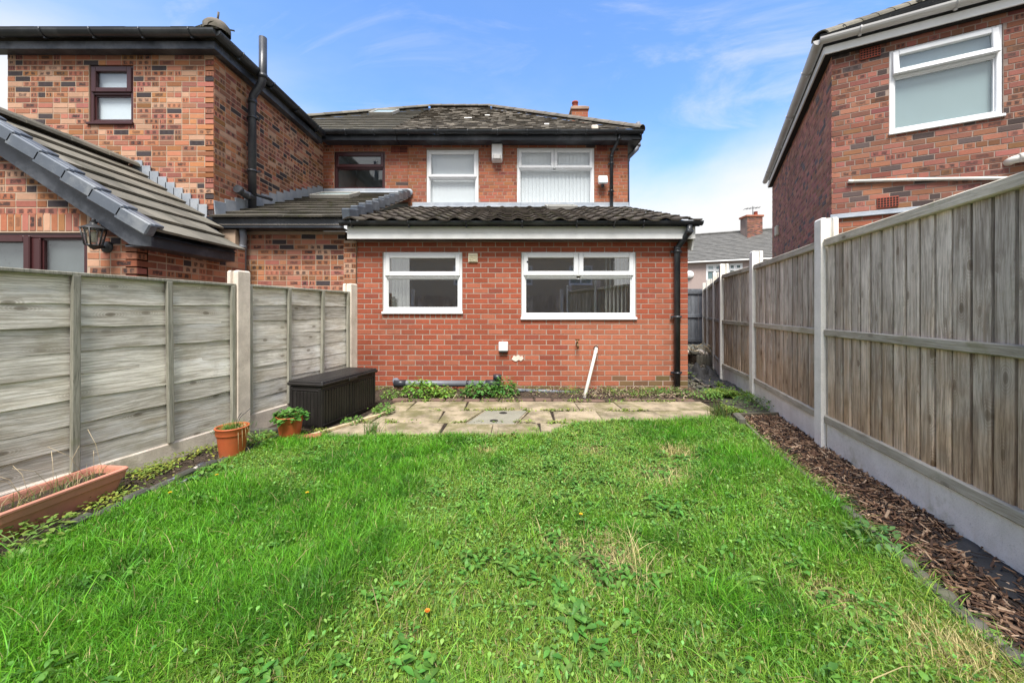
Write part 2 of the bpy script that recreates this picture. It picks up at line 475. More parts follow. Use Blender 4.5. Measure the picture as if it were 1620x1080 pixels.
M = {
    'upvc': m_plain('white_upvc', (.74, .75, .76), .32, .04, 4, .02, (.45, .43, .38), .18),
    'fascia_white': m_plain('white_fascia_board', (.72, .72, .71), .38, .05, 3, .02, (.42, .40, .36), .25),
    'fascia_black': m_plain('black_painted_board', (.022, .026, .034), .38, .35, 4, .2, (.16, .17, .19), .45),
    'gutter_black': m_plain('black_gutter_plastic', (.022, .025, .030), .33, .2, 3, .05, (.10, .105, .11), .5),
    'pipe_black': m_plain('black_pipe_plastic', (.028, .031, .038), .34, .2, 3, .04, (.12, .12, .125), .4),
    'pipe_grey': m_plain('faded_grey_pipe', (.16, .175, .205), .42, .2, 3, .06, (.08, .08, .085), .5),
    'gutter_grey': m_plain('pale_grey_gutter', (.52, .51, .50), .4, .1, 3, .03, (.30, .28, .25), .45),
    'pipe_white': m_plain('dirty_white_pipe', (.70, .67, .60), .45, .1, 6, .06, (.36, .32, .26), .45),
    'brown_upvc': m_plain('mahogany_brown_frame', (.050, .016, .017), .32, .25, 5, .05),
    'lead': m_plain('lead_flashing', (.27, .30, .34), .5, .3, 7, .3, (.44, .45, .46), .5, .5),
    'verge': m_plain('grey_verge_plastic', (.085, .10, .122), .45, .25, 7, .08, (.28, .29, .29), .5),
    'glass': m_glass('window_glass', (.98, .99, .99), refl=.03),
    'glass_dark': m_glass('kitchen_glass', (.86, .86, .83), refl=.15),
    'frosted': m_plain('frosted_glass_backing', (.24, .32, .33), .3, .06, 2, .0, None, 0, .5),
    'frosted_dark': m_plain('dark_frosted_glass', (.10, .115, .115), .3, .4, 5, .0, None, 0, .6),
    'blind': m_plain('white_blind_fabric', (.66, .69, .71), .8, .03, 3, .02),
    'room': m_plain('room_plaster', (.78, .64, .48), .9, .05, 2, .02),
    'room_pale': m_plain('bathroom_plaster', (.52, .55, .56), .9, .05, 2, .02),
    'conc_right': m_concrete('pale_concrete', (.85, .815, .755), (.71, .68, .62), .7, (.27, .27, .13)),
    'conc_left': m_concrete('pinkish_concrete', (.76, .67, .57), (.56, .485, .41), .7, (.24, .22, .12)),
    'slab': m_concrete('buff_paving_slab', (.37, .30, .205), (.16, .132, .09), .8, (.12, .115, .04), .44, .7),
    'manhole': m_concrete('grey_green_cover', (.26, .245, .19), (.20, .19, .15), .4, (.13, .14, .08)),
    'edge_dark': m_concrete('dark_edging_stone', (.055, .054, .047), (.095, .09, .078), .8, (.10, .12, .035)),
    'edge_log': m_concrete('grey_scalloped_edging', (.135, .125, .10), (.09, .085, .07), .5, (.12, .13, .06)),
    'wood_left': m_wood('weathered_lap_board', (.80, .76, .69), (.50, .46, .395), (.42, .345, .245), 0, (.30, .265, .165), .35, True, 1.8),
    'wood_batten': m_wood('weathered_batten', (.38, .365, .31), (.22, .215, .175), (.22, .19, .13), 2, (.15, .16, .08), .5, False),
    'wood_right': m_wood('weathered_feather_board', (.68, .605, .525), (.34, .285, .235), (.37, .265, .17), 2, (.19, .17, .08), .3, True, 1.3, .8),
    'wood_rail': m_wood('weathered_rail', (.56, .51, .43), (.36, .32, .25), (.30, .25, .17), 0, (.17, .17, .06), .5),
    'wood_gate': m_wood('grey_painted_board', (.155, .165, .185), (.10, .108, .125), (.12, .12, .125), 2, (.10, .11, .08), .2, False),
    'wood_pale': m_wood('pale_timber', (.55, .45, .30), (.42, .33, .21), (.44, .33, .19), 0, (.30, .27, .14), .2),
    'tile_gable': m_tile('grey_concrete_tile', (.175, .16, .13), (.125, .117, .098), (.10, .10, .05), .35, (.34, .32, .25), .35),
    'tile_mid': m_tile('mossy_concrete_tile', (.110, .098, .080), (.068, .063, .052), (.085, .09, .03), .5),
    'tile_ext': m_tile('mossy_pantile', (.080, .066, .055), (.042, .037, .033), (.085, .082, .035), .55, (.42, .38, .28), .6),
    'tile_main': m_tile('old_rough_tile', (.165, .145, .12), (.095, .085, .073), (.085, .085, .05), .4, (.24, .22, .18), .18),
    'tile_dark': m_tile('dark_slate_tile', (.06, .062, .066), (.10, .10, .10), (.06, .065, .04), .2),
    'tile_far': m_tile('far_grey_tile', (.175, .17, .16), (.13, .128, .122), (.10, .10, .07), .2),
    'mortar_red': m_mortar('grey_mortar', (.375, .30, .245), (.30, .23, .185)),
    'mortar_orange': m_mortar('buff_mortar', (.44, .335, .25), (.36, .265, .195)),
    'mortar_old': m_mortar('weathered_mortar', (.36, .25, .19), (.26, .185, .145)),
    'mortar_dark': m_mortar('sooty_mortar', (.31, .235, .195), (.19, .145, .125)),
    'box_plastic': m_plain('dark_brown_box_plastic', (.014, .012, .0115), .42, .2, 7, .1, (.045, .042, .038), .3),
    'terracotta': m_plain('terracotta_plastic', (.50, .115, .042), .45, .14, 6, .08, (.22, .10, .055), .5),
    'trough': m_plain('faded_terracotta_trough', (.56, .235, .165), .5, .12, 6, .08, (.30, .17, .115), .5),
    'soil': m_soil('dark_soil', (.030, .023, .018), (.062, .047, .036)),
    'lawn_soil': m_soil('lawn_soil', (.055, .065, .022), (.10, .095, .045), 9),
    'bed_soil': m_soil('leafy_soil', (.048, .036, .027), (.11, .082, .06), 22),
    'ground': m_soil('rough_ground', (.075, .075, .055), (.13, .12, .09), 2),
    'fabric': m_plain('black_weed_fabric', (.022, .022, .024), .8, .4, 9, .6, (.07, .065, .06), .4),
    'leaf': m_leaf('leaf', .28, .3),
    'grass': m_leaf('grass_blade', .30, .28),
    'attr': m_attr('loose_bits'),
    'alarm': m_plain('alarm_white', (.72, .72, .71), .4, .06, 6, .02, (.5, .48, .44), .3),
    'cream': m_plain('cream_plastic', (.70, .64, .48), .45, .06, 6, .03),
    'vent_terra': m_plain('terracotta_vent', (.27, .060, .035), .8, .2, 9, .2),
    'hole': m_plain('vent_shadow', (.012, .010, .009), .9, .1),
    'metal_dark': m_plain('dark_metal', (.03, .031, .033), .45, .2, 8, .1, None, 0, .5),
    'brass': m_plain('old_brass', (.16, .11, .05), .4, .2, 9, .05, None, 0, .5, .8),
    'render_pink': m_plain('pebbledash_pink', (.36, .285, .26), .95, .15, 20, .8, (.30, .24, .22), .4),
    'cream_render': m_plain('cream_render', (.46, .40, .31), .9, .1, 6, .1),
    'clear': m_glass('lantern_glass', (.80, .82, .80), refl=.12, rough=.08),
    'yellow': m_plain('dandelion_yellow', (.75, .48, .02), .7, .1),
    'orange': m_plain('orange_petal', (.75, .22, .02), .7, .1),
}
M['brick_red'] = m_brick('red_wirecut_brick', (.19, .045, .026), .45, .26)
M['brick_orange'] = m_brick('orange_rustic_brick', (.040, .030, .030), .93, .16)
M['brick_old'] = m_brick('old_red_brick', (.045, .030, .028), .85, .25)
M['brick_dark'] = m_brick('sooty_red_brick', (.040, .031, .031), .85, .38)
M['wood_gap_shade'] = m_wood('gap_shade_board', (.06, .045, .03), (.03, .024, .018), (.10, .075, .05), 2, (.08, .08, .04), .3, False)  # near-black wood; shade between the fence boards is put into this colour
M['wood_edge'] = m_wood('mossy_dark_board', (.16, .14, .10), (.085, .075, .055), (.10, .08, .05), 0, (.10, .12, .035), .7, False)
M['skylight'] = m_plain('weathered_skylight_frame', (.30, .29, .265), .6, .15, 8, .1, (.18, .17, .14), .4)
M['frosted_white'] = m_plain('pale_frosted_glass', (.60, .66, .70), .3, .05, 2, .0, None, 0, .5)
M['kerb'] = m_concrete('worn_kerb_brick', (.15, .095, .072), (.10, .07, .055), .5, (.10, .10, .05))
M['brick_plain'] = m_concrete('worn_red_brick', (.33, .12, .07), (.26, .10, .065), .5)
M['straw'] = m_plain('dry_straw', (.42, .33, .17), .8, .1)
M['brick_red_side'] = m_mortar('red_side_brick', (.33, .11, .065), (.30, .13, .085))
# ------------------------------------------------------------------ ground
mb = MB(); mb.add([(-300, -300, -.06), (300, -300, -.06), (300, 300, -.06), (-300, 300, -.06)], [(0, 1, 2, 3)])
mb.build('ground', M['ground'], kind='structure')

# ------------------------------------------------------------------ brickwork
CH, BP, GAP = .0716, .203, .0122           # course height, brick pitch, joint
def pal_red():
    k = random.random()
    c = np.array([.30, .078, .042]) * random.uniform(.86, 1.10)
    if k < .12: c = np.array([.33, .105, .060]) * random.uniform(.9, 1.1)
    if k > .93: c = np.array([.25, .068, .043]) * random.uniform(.9, 1.1)
    return c, (0, 0, 0)
def pal_orange():
    k = random.random()
    c = np.array([.36, .148, .082]) * random.uniform(.66, 1.24) + np.array([0, random.uniform(-.02, .02), random.uniform(-.015, .025)])
    p = (0, 0, 0)
    if k < .16: p = (random.uniform(.5, 1), 0, 0)
    elif k < .34: p = (0, random.uniform(.4, 1), 0)
    elif k < .40: p = (0, 0, random.uniform(.4, .9))
    elif k < .43: c = np.array([.055, .045, .048])
    elif k < .56: c = np.array([.46, .27, .18]) * random.uniform(.9, 1.1)
    return c, p
def pal_old():
    k = random.random()
    c = np.array([.31, .104, .058]) * random.uniform(.78, 1.18) + np.array([0, random.uniform(-.01, .02), random.uniform(-.006, .012)])
    p = (0, 0, 0)
    if k < .035: p = (random.uniform(.7, 1), 0, 0)
    elif k < .065: p = (0, random.uniform(.5, 1), 0)
    elif k < .08: c = np.array([.07, .05, .048])
    return c, p
def pal_dark():
    k = random.random()
    c = np.array([.27, .108, .072]) * random.uniform(.62, 1.22) + np.array([0, random.uniform(-.012, .018), random.uniform(-.006, .012)])
    p = (0, 0, 0)
    if k < .09: p = (random.uniform(.6, 1), 0, 0)
    elif k < .20: p = (0, random.uniform(.5, 1), 0)
    elif k < .28: c = np.array([.085, .062, .058]) * random.uniform(.7, 1.3)
    return c, p
def pal_orange_burnt():
    k = random.random(); c, p = pal_orange(); c = c*random.uniform(.8, 1.0)
    if k < .24: p = (random.uniform(.7, 1), 0, 0)
    elif k < .50: p = (0, random.uniform(.6, 1), 0)
    elif k < .56: p = (0, 0, random.uniform(.6, 1))
    elif k < .64: c = np.array([.055, .045, .048])
    return c, p
def pal_dark_burnt():
    k = random.random(); c, p = pal_dark(); c = c*random.uniform(.7, .95)
    if k < .2: p = (random.uniform(.7, 1), 0, 0)
    elif k < .5: p = (0, random.uniform(.6, 1), 0)
    elif k < .6: c = np.array([.07, .052, .05])
    return c, p
def pal_patch():
    return np.array([.35, .118, .066]) * random.uniform(.86, 1.1), (0, 0, 0)
def pal_damp():
    return np.array([.20, .10, .06]) * random.uniform(.6, 1.1) + np.array([0, random.uniform(0, .03), 0]), (0, 0, 0)
def pal_side_lit():
    c, p = pal_dark(); return np.minimum(c*1.55 + np.array([.03, .025, .022]), .6), p  # same dark brick made lighter; light on the shaded wall is in its colour
STYLE = {'side': (pal_side_lit, 'brick_dark'), 'orange_burnt': (pal_orange_burnt, 'brick_orange'), 'dark_burnt': (pal_dark_burnt, 'brick_dark'), 'patch': (pal_patch, 'brick_red'), 'damp': (pal_damp, 'brick_red'), 'red': (pal_red, 'brick_red'), 'orange': (pal_orange, 'brick_orange'), 'old': (pal_old, 'brick_old'), 'dark': (pal_dark, 'brick_dark')}
BQ = np.array([(0,1,2,3), (4,5,1,0), (5,6,2,1), (6,7,3,2), (7,4,0,3), (8,9,5,4), (9,10,6,5), (10,11,7,6), (11,8,4,7)])
def brick_verts(jit=.0006):
    v = []
    for y, ix, iz in ((-.0034, .008, .022), (-.0020, 0, 0), (.02, 0, 0)):
        for sx, sz in ((-1, -1), (1, -1), (1, 1), (-1, 1)):
            v.append((sx*(.5-ix), y, sz*(.5-iz)))
    v = np.array(v); j = np.random.default_rng(random.randrange(10**6)).uniform(-1, 1, (8, 3))
    v[:8, 0] += j[:, 0]*.010; v[:8, 2] += j[:, 2]*.022; v[:8, 1] += j[:, 1]*jit*.6 + random.uniform(-jit, jit)
    return v
_bm = {}
def brick_mesh(style, i):
    if (style, i) not in _bm:
        v = brick_verts(); c, p = STYLE[style][0]()
        uv = np.stack([v[:, 0]+.5, v[:, 2]+.5], 1)
        me = fast_mesh('brick', v, quads=BQ, vcol=np.tile(c, (12, 1)), uv=uv)
        pa = me.color_attributes.new('Pat', 'FLOAT_COLOR', 'POINT')
        pa.data.foreach_set('color', np.tile(np.array([*p, 1], dtype=np.float32), 12))
        me.materials.append(M[STYLE[style][1]])
        _bm[(style, i)] = me
    return _bm[(style, i)]

CAMP = V(0, 0, HC)
def seen_area(c, n, a):
    d = CAMP - c; L = d.length
    if c.y < .2: return 0
    px = CX + F*c.x/c.y; py = HY - F*(c.z-HC)/c.y
    if not (-15 < px < 1635 and -15 < py < 1095): return 0
    return max(0, n.dot(d)/L) * a / (L*L)

class House:
    def __init__(s, name, loc, label, cat='house', group=None):
        s.root = thing(name, loc, label, cat, group); s.bricks = []; s.tiles = {}
    def finish(s, most=300):
        s.bricks.sort(key=lambda b: -b[0])
        for a, wall, Mx, style in s.bricks[:most]:
            o = bpy.data.objects.new('brick', brick_mesh(style, random.randrange(40)))
            put(o, Mx, wall)
        rest = s.bricks[most:]
        if rest:
            vs, cs, ps, us, mi = [], [], [], [], []; styles = sorted({b[3] for b in rest})
            for a, wall, Mx, style in rest:
                v = brick_verts(); c, p = STYLE[style][0]()
                us.append(np.stack([v[:, 0]+.5, v[:, 2]+.5], 1))
                m = np.array(Mx); vs.append(v @ m[:3, :3].T + m[:3, 3])
                cs.append(np.tile(c, (12, 1))); ps.append(np.tile([*p, 1], (12, 1))); mi += [styles.index(style)]*9
            n = len(rest); q = (BQ[None] + np.arange(n)[:, None, None]*12).reshape(-1, 4)
            L = np.array(s.root.location)
            me = fast_mesh('brickwork', np.concatenate(vs) - L, quads=q, vcol=np.concatenate(cs), uv=np.concatenate(us))
            pa = me.color_attributes.new('Pat', 'FLOAT_COLOR', 'POINT')
            pa.data.foreach_set('color', np.concatenate(ps).astype(np.float32).ravel())
            for st in styles: me.materials.append(M[STYLE[st][1]])
            me.polygons.foreach_set('material_index', np.array(mi, dtype=np.int32))
            o = bpy.data.objects.new('brickwork', me); put(o, Matrix.Translation(Vector(L)), s.root); props(o, kind='stuff')

class Wall:
    def __init__(s, O, u):
        s.O = Vector(O); s.u = Vector(u).normalized(); s.inn = V(-s.u.y, s.u.x, 0); s.n = -s.inn
    def P(s, u, d, z): return s.O + s.u*u + s.inn*d + V(0, 0, z)
    def box(s, mb, u0, u1, d0, d1, z0, z1, bev=0):
        c = s.P((u0+u1)/2, (d0+d1)/2, (z0+z1)/2); h = ((u1-u0)/2, (d1-d0)/2, (z1-z0)/2); ax = (s.u, s.inn, V(0, 0, 1))
        return mb.bevbox(c, h, bev, ax) if bev else mb.box(c, h, ax)

def make_wall(H, name, O, u, width, z0, z1, style, mortar, openings=(), top=None, soldiers=(), thick=.11, bond='stretcher', zoff=0.0, solid=None):
    W = Wall(O, u); W.width = width
    mb = MB()
    if top is None:
        xs = sorted({0, width, *[o[0] for o in openings], *[o[1] for o in openings]})
        xs = [x for x in xs if 0 <= x <= width]
        for a, b in zip(xs, xs[1:]):
            m = (a+b)/2; cuts = sorted((o[2], o[3]) for o in openings if o[0] < m < o[1]); z = z0
            for c0, c1 in cuts:
                if c0 > z: W.box(mb, a, b, 0, thick, z, c0)
                z = c1
            if z < z1: W.box(mb, a, b, 0, thick, z, z1)
    else:
        for poly in solid: mb.prism([W.P(a, 0, z) for a, z in poly], W.inn*thick)
    part = mb.build(name, M[mortar], H.root); W.part = part
    Rm = Matrix((W.u, W.inn, V(0, 0, 1))).transposed().to_4x4()
    def lay(ua, ub, za, zb, turn=False):
        c = W.P((ua+ub)/2, 0, (za+zb)/2); w, h = ub-ua, zb-za
        if turn:
            Rt = Matrix((V(0, 0, 1), W.inn, -W.u)).transposed().to_4x4()
            Mx = Matrix.Translation(c) @ Rt @ Matrix.Diagonal((h, 1, w, 1))
        else:
            tilt = Matrix.Rotation(random.gauss(0, .004), 4, W.inn)
            Mx = Matrix.Translation(c) @ tilt @ Rm @ Matrix.Diagonal((w, 1, h, 1))
        st = style
        if style in ('orange', 'dark') and .6*float(vnoise(ua*1.0, za, 1.6, len(name))) + .4*float(vnoise(ua, za*2.0, 4.0, len(name)+3)) > .53: st = style + '_burnt'
        if name == 'extension_wall':
            if ua > 2.70 + .1*(int(za/CH) % 2) and zb < .99: st = 'patch'
            if zb < .07 + .12*(ua > 3.5) + .06*random.random()*(ua > 3.2): st = 'damp' if random.random() < .75 else st
        H.bricks.append((seen_area(c, W.n, w*h), part, Mx, st))
    blocks = list(openings) + [q[:4] for q in soldiers]
    i = 0; z = z0 + zoff
    rr = random.Random(sum(map(ord, name)))
    while z + CH <= z1 + .03:
        za, zb = z + GAP/2, z + CH - GAP/2; zm = (za+zb)/2
        if zb > z1 + .02: break
        gaps = sorted((o[0], o[1]) for o in blocks if o[2] - .012 < zm < o[3] + .012)
        header = bond == 'english' and i % 4 == 3
        pitch = BP/2 if header else BP
        x = -(pitch/2 if (i % 2) else 0) + (rr.uniform(-.02, .02) if bond == 'english' else 0)
        while x < width:
            pw = pitch
            if bond == 'mixed' and random.random() < .38: pw = BP/2
            if width - (x + pw) < .06: pw = width - x + GAP/2
            a, b = max(x + GAP/2, 0.0), min(x + pw - GAP/2, width); x += pw
            segs = [(a, b)]
            for g0, g1 in gaps:
                ns = []
                for p, q in segs:
                    if g1 <= p or g0 >= q: ns.append((p, q)); continue
                    if p < g0: ns.append((p, min(q, g0 - .006)))
                    if q > g1: ns.append((max(p, g1 + .006), q))
                segs = ns
            for p, q in segs:
                if q - p < .022: continue
                if top is not None and (zb > min(top(p), top(q))): continue
                lay(p, q, za, zb)
        z += CH; i += 1
    for (s0, s1, q0, q1, pw) in soldiers:
        n = max(1, round((s1-s0)/pw)); w = (s1-s0)/n
        for k in range(n): lay(s0 + k*w + GAP/2, s0 + (k+1)*w - GAP/2, q0 + GAP/2, q1 - GAP/2, True)
    return W

# ------------------------------------------------------------------ windows
def make_window(H, W, u0, u1, z0, z1, lights, fm, glass, fw=.052, d=.012, sill=True, mull=.05, group=None, label=None, opened=None, backing=None, sill_m=None):
    """lights: (ua, ub, za, zb, 'fixed'|'sash') in fractions of the clear opening"""
    mb = MB()
    W.box(mb, u0, u0+fw, d, d+.07, z0, z1, .006); W.box(mb, u1-fw, u1, d, d+.07, z0, z1, .006)
    W.box(mb, u0+fw, u1-fw, d+.001, d+.069, z0, z0+fw, .006); W.box(mb, u0+fw, u1-fw, d+.001, d+.069, z1-fw, z1, .006)
    a0, a1, b0, b1 = u0+fw, u1-fw, z0+fw, z1-fw
    rects = []
    for (fa, fb, ga, gb, kind) in lights:
        ua, ub = a0+(a1-a0)*fa, a0+(a1-a0)*fb; za, zb = b0+(b1-b0)*ga, b0+(b1-b0)*gb
        if fa > 0: W.box(mb, ua-mull/2, ua+mull/2, d+.002, d+.068, za, zb, .006); ua += mull/2
        if fb < 1: ub -= mull/2
        if ga > 0: W.box(mb, ua, ub, d+.003, d+.067, za-mull/2, za+mull/2, .006); za += mull/2
        if gb < 1: zb -= mull/2
        rects.append((ua, ub, za, zb, kind))
    win = mb.build('window', fm, H.root, label=label)
    for k, (ua, ub, za, zb, kind) in enumerate(rects):
        if kind == 'sash':
            mb = MB(); q = .042; e = -.012; o = -.02
            def sb(x0, x1, y0, y1, dd): W.box(mb, x0, x1, d-.018+dd, d+.03+dd, y0, y1, .007)
            sb(ua+o, ua+q, za+o, zb-o, 0); sb(ub-q, ub-o, za+o, zb-o, 0); sb(ua+q, ub-q, za+o, za+q, .001); sb(ua+q, ub-q, zb-q, zb-o, .001)
            if opened == k:
                piv = W.P(ua, d-.018, zb-o); Rx = Matrix.Translation(piv) @ Matrix.Rotation(R(-7), 4, W.u) @ Matrix.Translation(-piv)
                if (Rx @ W.P(ua, d, za) - W.P(ua, d, za)).dot(W.n) < 0: Rx = Matrix.Translation(piv) @ Matrix.Rotation(R(7), 4, W.u) @ Matrix.Translation(-piv)
                mb.v = [tuple(Rx @ Vector(v)) for v in mb.v]
            mb.build('sash', fm, win)
            mb = MB(); W.box(mb, ua+q-.004, ub-q+.004, d+.012, d+.018, za+q-.004, zb-q+.004)
            if opened == k: mb.v = [tuple(Rx @ Vector(v)) for v in mb.v]
            mb.build('pane', glass, win)
        else:
            mb = MB(); q = .016
            for (x0, x1, y0, y1) in ((ua, ua+q, za, zb), (ub-q, ub, za, zb), (ua+q, ub-q, za, za+q), (ua+q, ub-q, zb-q, zb)):
                W.box(mb, x0, x1, d+.022, d+.05, y0, y1)
            mb.build('glazing_bead', fm, win)
            mb = MB(); W.box(mb, ua+q-.004, ub-q+.004, d+.034, d+.040, za+q-.004, zb-q+.004); mb.build('pane', glass, win)
        if backing:
            mb = MB(); W.box(mb, ua-.01, ub+.01, d+.072, d+.078, za-.01, zb+.01); mb.build('pane_backing', backing, win)
    if sill:
        mb = MB(); W.box(mb, u0-.012, u1+.012, -.032, d+.02, z0-.030, z0+.004, .005); mb.build('sill', sill_m or fm, win)
    return win

def blinds(H, W, win, u0, u1, z0, z1, d, pitch=.072, ang=28):
    mb = MB(); n = max(2, int((u1-u0)/pitch))
    ca, sa = math.cos(R(ang)), math.sin(R(ang))
    for k in range(n):
        c = W.P(u0+(k+.5)*(u1-u0)/n, d, (z0+z1)/2)
        ax = (W.u*ca + W.inn*sa, W.inn*ca - W.u*sa, V(0, 0, 1))
        mb.box(c, ((u1-u0)/n*.56, .0012, (z1-z0)/2), ax)
    o = mb.build('blind', M['blind'], win); return o

def room(H, x0, x1, y0, y1, z0, z1, m, name='room_lining', W=None):
    """five-sided lining behind a wall, open towards the windows"""
    mb = MB(); t = .02
    W = W or Wall((0, 0, 0), (1, 0, 0))
    W.box(mb, x0-t, x0, y0, y1, z0, z1); W.box(mb, x1, x1+t, y0, y1, z0, z1); W.box(mb, x0-t, x1+t, y1, y1+t, z0-t, z1+t)
    W.box(mb, x0-t, x1+t, y0, y1, z0-t, z0); W.box(mb, x0-t, x1+t, y0, y1, z1, z1+t)
    return mb.build(name, m, H.root)

# ------------------------------------------------------------------ roof tiles
def flat_tile(w, g, th=.022, lap=.05, crown=0.0, ragged=.0):
    nx = 6 if crown else 2
    v = []; L = g + lap
    for layer in (1, 0):
        for j, y in enumerate((0, L)):
            for i in range(nx):
                x = -w/2 + w*i/(nx-1)
                z = (th*1.15 if j == 0 else -.004) - (0 if layer else th) + crown*(1 - (2*i/(nx-1)-1)**2)
                v.append((x, y + (random.uniform(-ragged, ragged) if j == 0 else 0), z))
    q = []
    T = lambda l, j, i: l*2*nx + j*nx + i
    for i in range(nx-1):
        q.append((T(0,0,i), T(0,0,i+1), T(0,1,i+1), T(0,1,i)))
        q.append((T(0,0,i+1), T(0,0,i), T(1,0,i), T(1,0,i+1)))
    q.append((T(0,0,0), T(0,1,0), T(1,1,0), T(1,0,0))); q.append((T(0,1,nx-1), T(0,0,nx-1), T(1,0,nx-1), T(1,1,nx-1)))
    return np.array(v), q
def pan_tile(w, g, th=.016, lap=.05, roll=.036):
    n = 11; v = []; L = g + lap
    prof = [(-w/2 + w*1.06*i/(n-1), roll*(.5+.5*math.cos(2*math.pi*(i/(n-1)-.28)))**1.7) for i in range(n)]
    for layer in (1, 0):
        for j, y in enumerate((0, L)):
            for x, z in prof:
                v.append((x, y, z + (th*1.4 if j == 0 else -.006) - (0 if layer else th)))
    T = lambda l, j, i: l*2*n + j*n + i; q = []
    for i in range(n-1):
        q.append((T(0,0,i), T(0,0,i+1), T(0,1,i+1), T(0,1,i)))
        q.append((T(0,0,i+1), T(0,0,i), T(1,0,i), T(1,0,i+1)))
    q.append((T(0,0,0), T(0,1,0), T(1,1,0), T(1,0,0))); q.append((T(0,1,n-1), T(0,0,n-1), T(1,0,n-1), T(1,1,n-1)))
    return np.array(v), q

def tile_field(H, roof, P0, u, v, nu, nv, w, g, tiles, mat, clip=None, stagger=False, stuff=None, jit=.004, smooth=False):
    P0 = Vector(P0); u = Vector(u).normalized(); v = Vector(v).normalized(); n = u.cross(v)
    Rm = Matrix((u, v, n)).transposed().to_4x4()
    meshes = []
    if not stuff:
        for tv, tq in tiles:
            me = bpy.data.meshes.new('tile'); me.from_pydata([tuple(x) for x in tv], [], tq); me.materials.append(mat)
            if smooth: me.polygons.foreach_set('use_smooth', [(i % 2 == 0 and i < len(tq)-2) for i in range(len(tq))])
            me.update(); meshes.append(me)
    vs, qs, off = [], [], 0
    for r in range(nv):
        for c in range(nu + (1 if stagger else 0)):
            x = (c + .5 - (.5 if stagger and r % 2 else 0))*w; y = r*g
            if clip and not clip(x, y + g*.5): continue
            c0 = P0 + u*x + v*y + n*random.uniform(0, jit)
            Mx = Matrix.Translation(c0) @ Matrix.Rotation(random.gauss(0, jit*1.6), 4, n) @ Rm
            if stuff:
                tv, tq = random.choice(tiles); m = np.array(Mx)
                vs.append(tv @ m[:3, :3].T + m[:3, 3]); qs.append(np.array(tq) + off); off += len(tv)
            else:
                put(bpy.data.objects.new('tile', random.choice(meshes)), Mx, roof)
    if stuff and vs:
        L = np.array(WORLD[roof.name].to_translation())
        me = fast_mesh(stuff, np.concatenate(vs) - L, quads=np.concatenate(qs)); me.materials.append(mat)
        o = bpy.data.objects.new(stuff, me); put(o, Matrix.Translation(Vector(L)), roof); props(o, kind='stuff')

def ridge_run(roof, A, B, n, r, mat, name='ridge_tile'):
    A, B = Vector(A), Vector(B); d = (B-A)/n
    t = d.normalized(); side = t.cross(V(0, 0, 1)).normalized(); up = side.cross(t)
    for k in range(n):
        mb = MB(); vs = []; m = 9
        for e, (f, rr) in enumerate(((-.02, r*1.05), (1.0, r*.98))):
            for i in range(m):
                th = math.pi*i/(m-1)
                for q in (rr, rr-.018): vs.append(A + d*(k+f) + side*math.cos(th)*q + up*(math.sin(th)*q*.8 - r*.15))
        fs = []
        I = lambda e, i, q: e*m*2 + i*2 + q
        for i in range(m-1):
            fs += [(I(0,i,0), I(0,i+1,0), I(1,i+1,0), I(1,i,0)), (I(0,i,1), I(1,i,1), I(1,i+1,1), I(0,i+1,1)), (I(0,i,0), I(0,i,1), I(0,i+1,1), I(0,i+1,0)), (I(1,i,0), I(1,i+1,0), I(1,i+1,1), I(1,i,1))]
        mb.add(vs, fs); mb.build(name, mat, roof)

def gutter(H, A, B, r, mat, name='gutter', brackets=(), out=None):
    """half-round gutter from A to B (points on its top centre line)"""
    A, B = Vector(A), Vector(B); t = (B-A).normalized(); s = t.cross(V(0, 0, 1)).normalized(); m = 10
    mb = MB(); vs = []
    for P in (A, B):
        for i in range(m):
            th = math.pi*i/(m-1)
            vs.append(P + s*math.cos(th)*r - V(0, 0, 1)*math.sin(th)*r*1.05)
        for i in range(m):
            th = math.pi*(m-1-i)/(m-1)
            vs.append(P + s*math.cos(th)*(r-.006) - V(0, 0, 1)*math.sin(th)*(r-.006)*1.05)
    k = 2*m; fs = [(i, (i+1) % k, k+(i+1) % k, k+i) for i in range(k)]
    for e in (0, k):
        fs.append(tuple(e+i for i in range(m)) if e else tuple(e+i for i in range(m))[::-1])
    mb.add(vs, fs)
    g = mb.build(name, mat, H.root)
    L = (B-A).length
    for f in brackets:
        mb = MB(); P = A + t*f*L
        q = [P + s*math.cos(math.pi*i/8)*(r+.006) - V(0, 0, 1)*math.sin(math.pi*i/8)*(r*1.05+.006) for i in range(9)]
        mb.tube(q, .009, 6); mb.box(P - V(0, 0, r*1.05+.012), (.012, .012, .014))
        mb.build('bracket', mat, g)
    return g

def downpipe(H, pts, r, mat, name='downpipe', brackets=(), collars=(), seg=14):
    mb = MB(); mb.tube(pts, r, seg)
    for i in collars:
        P = Vector(pts[i]); Q = Vector(pts[min(i+1, len(pts)-1)]); t = (Q-P).normalized()
        mb.tube([P - t*.03, P + t*.03], r*1.16, seg)
    p = mb.build(name, mat, H.root)
    for b in brackets:
        mb = MB(); b = Vector(b); mb.tube([b - V(0, 0, .014), b + V(0, 0, .014)], r*1.2, seg); mb.box(b + V(0, .03, 0), (r*1.9, .012, .014))
        mb.build('bracket', mat, p)
    return p

def deck(H, name, polys, mat):
    mb = MB()
    for p in polys: mb.add([Vector(x) for x in p], [tuple(range(len(p)))])
    return mb.build(name, mat, H.root)
X, Yv, Z = V(1, 0, 0), V(0, 1, 0), V(0, 0, 1)

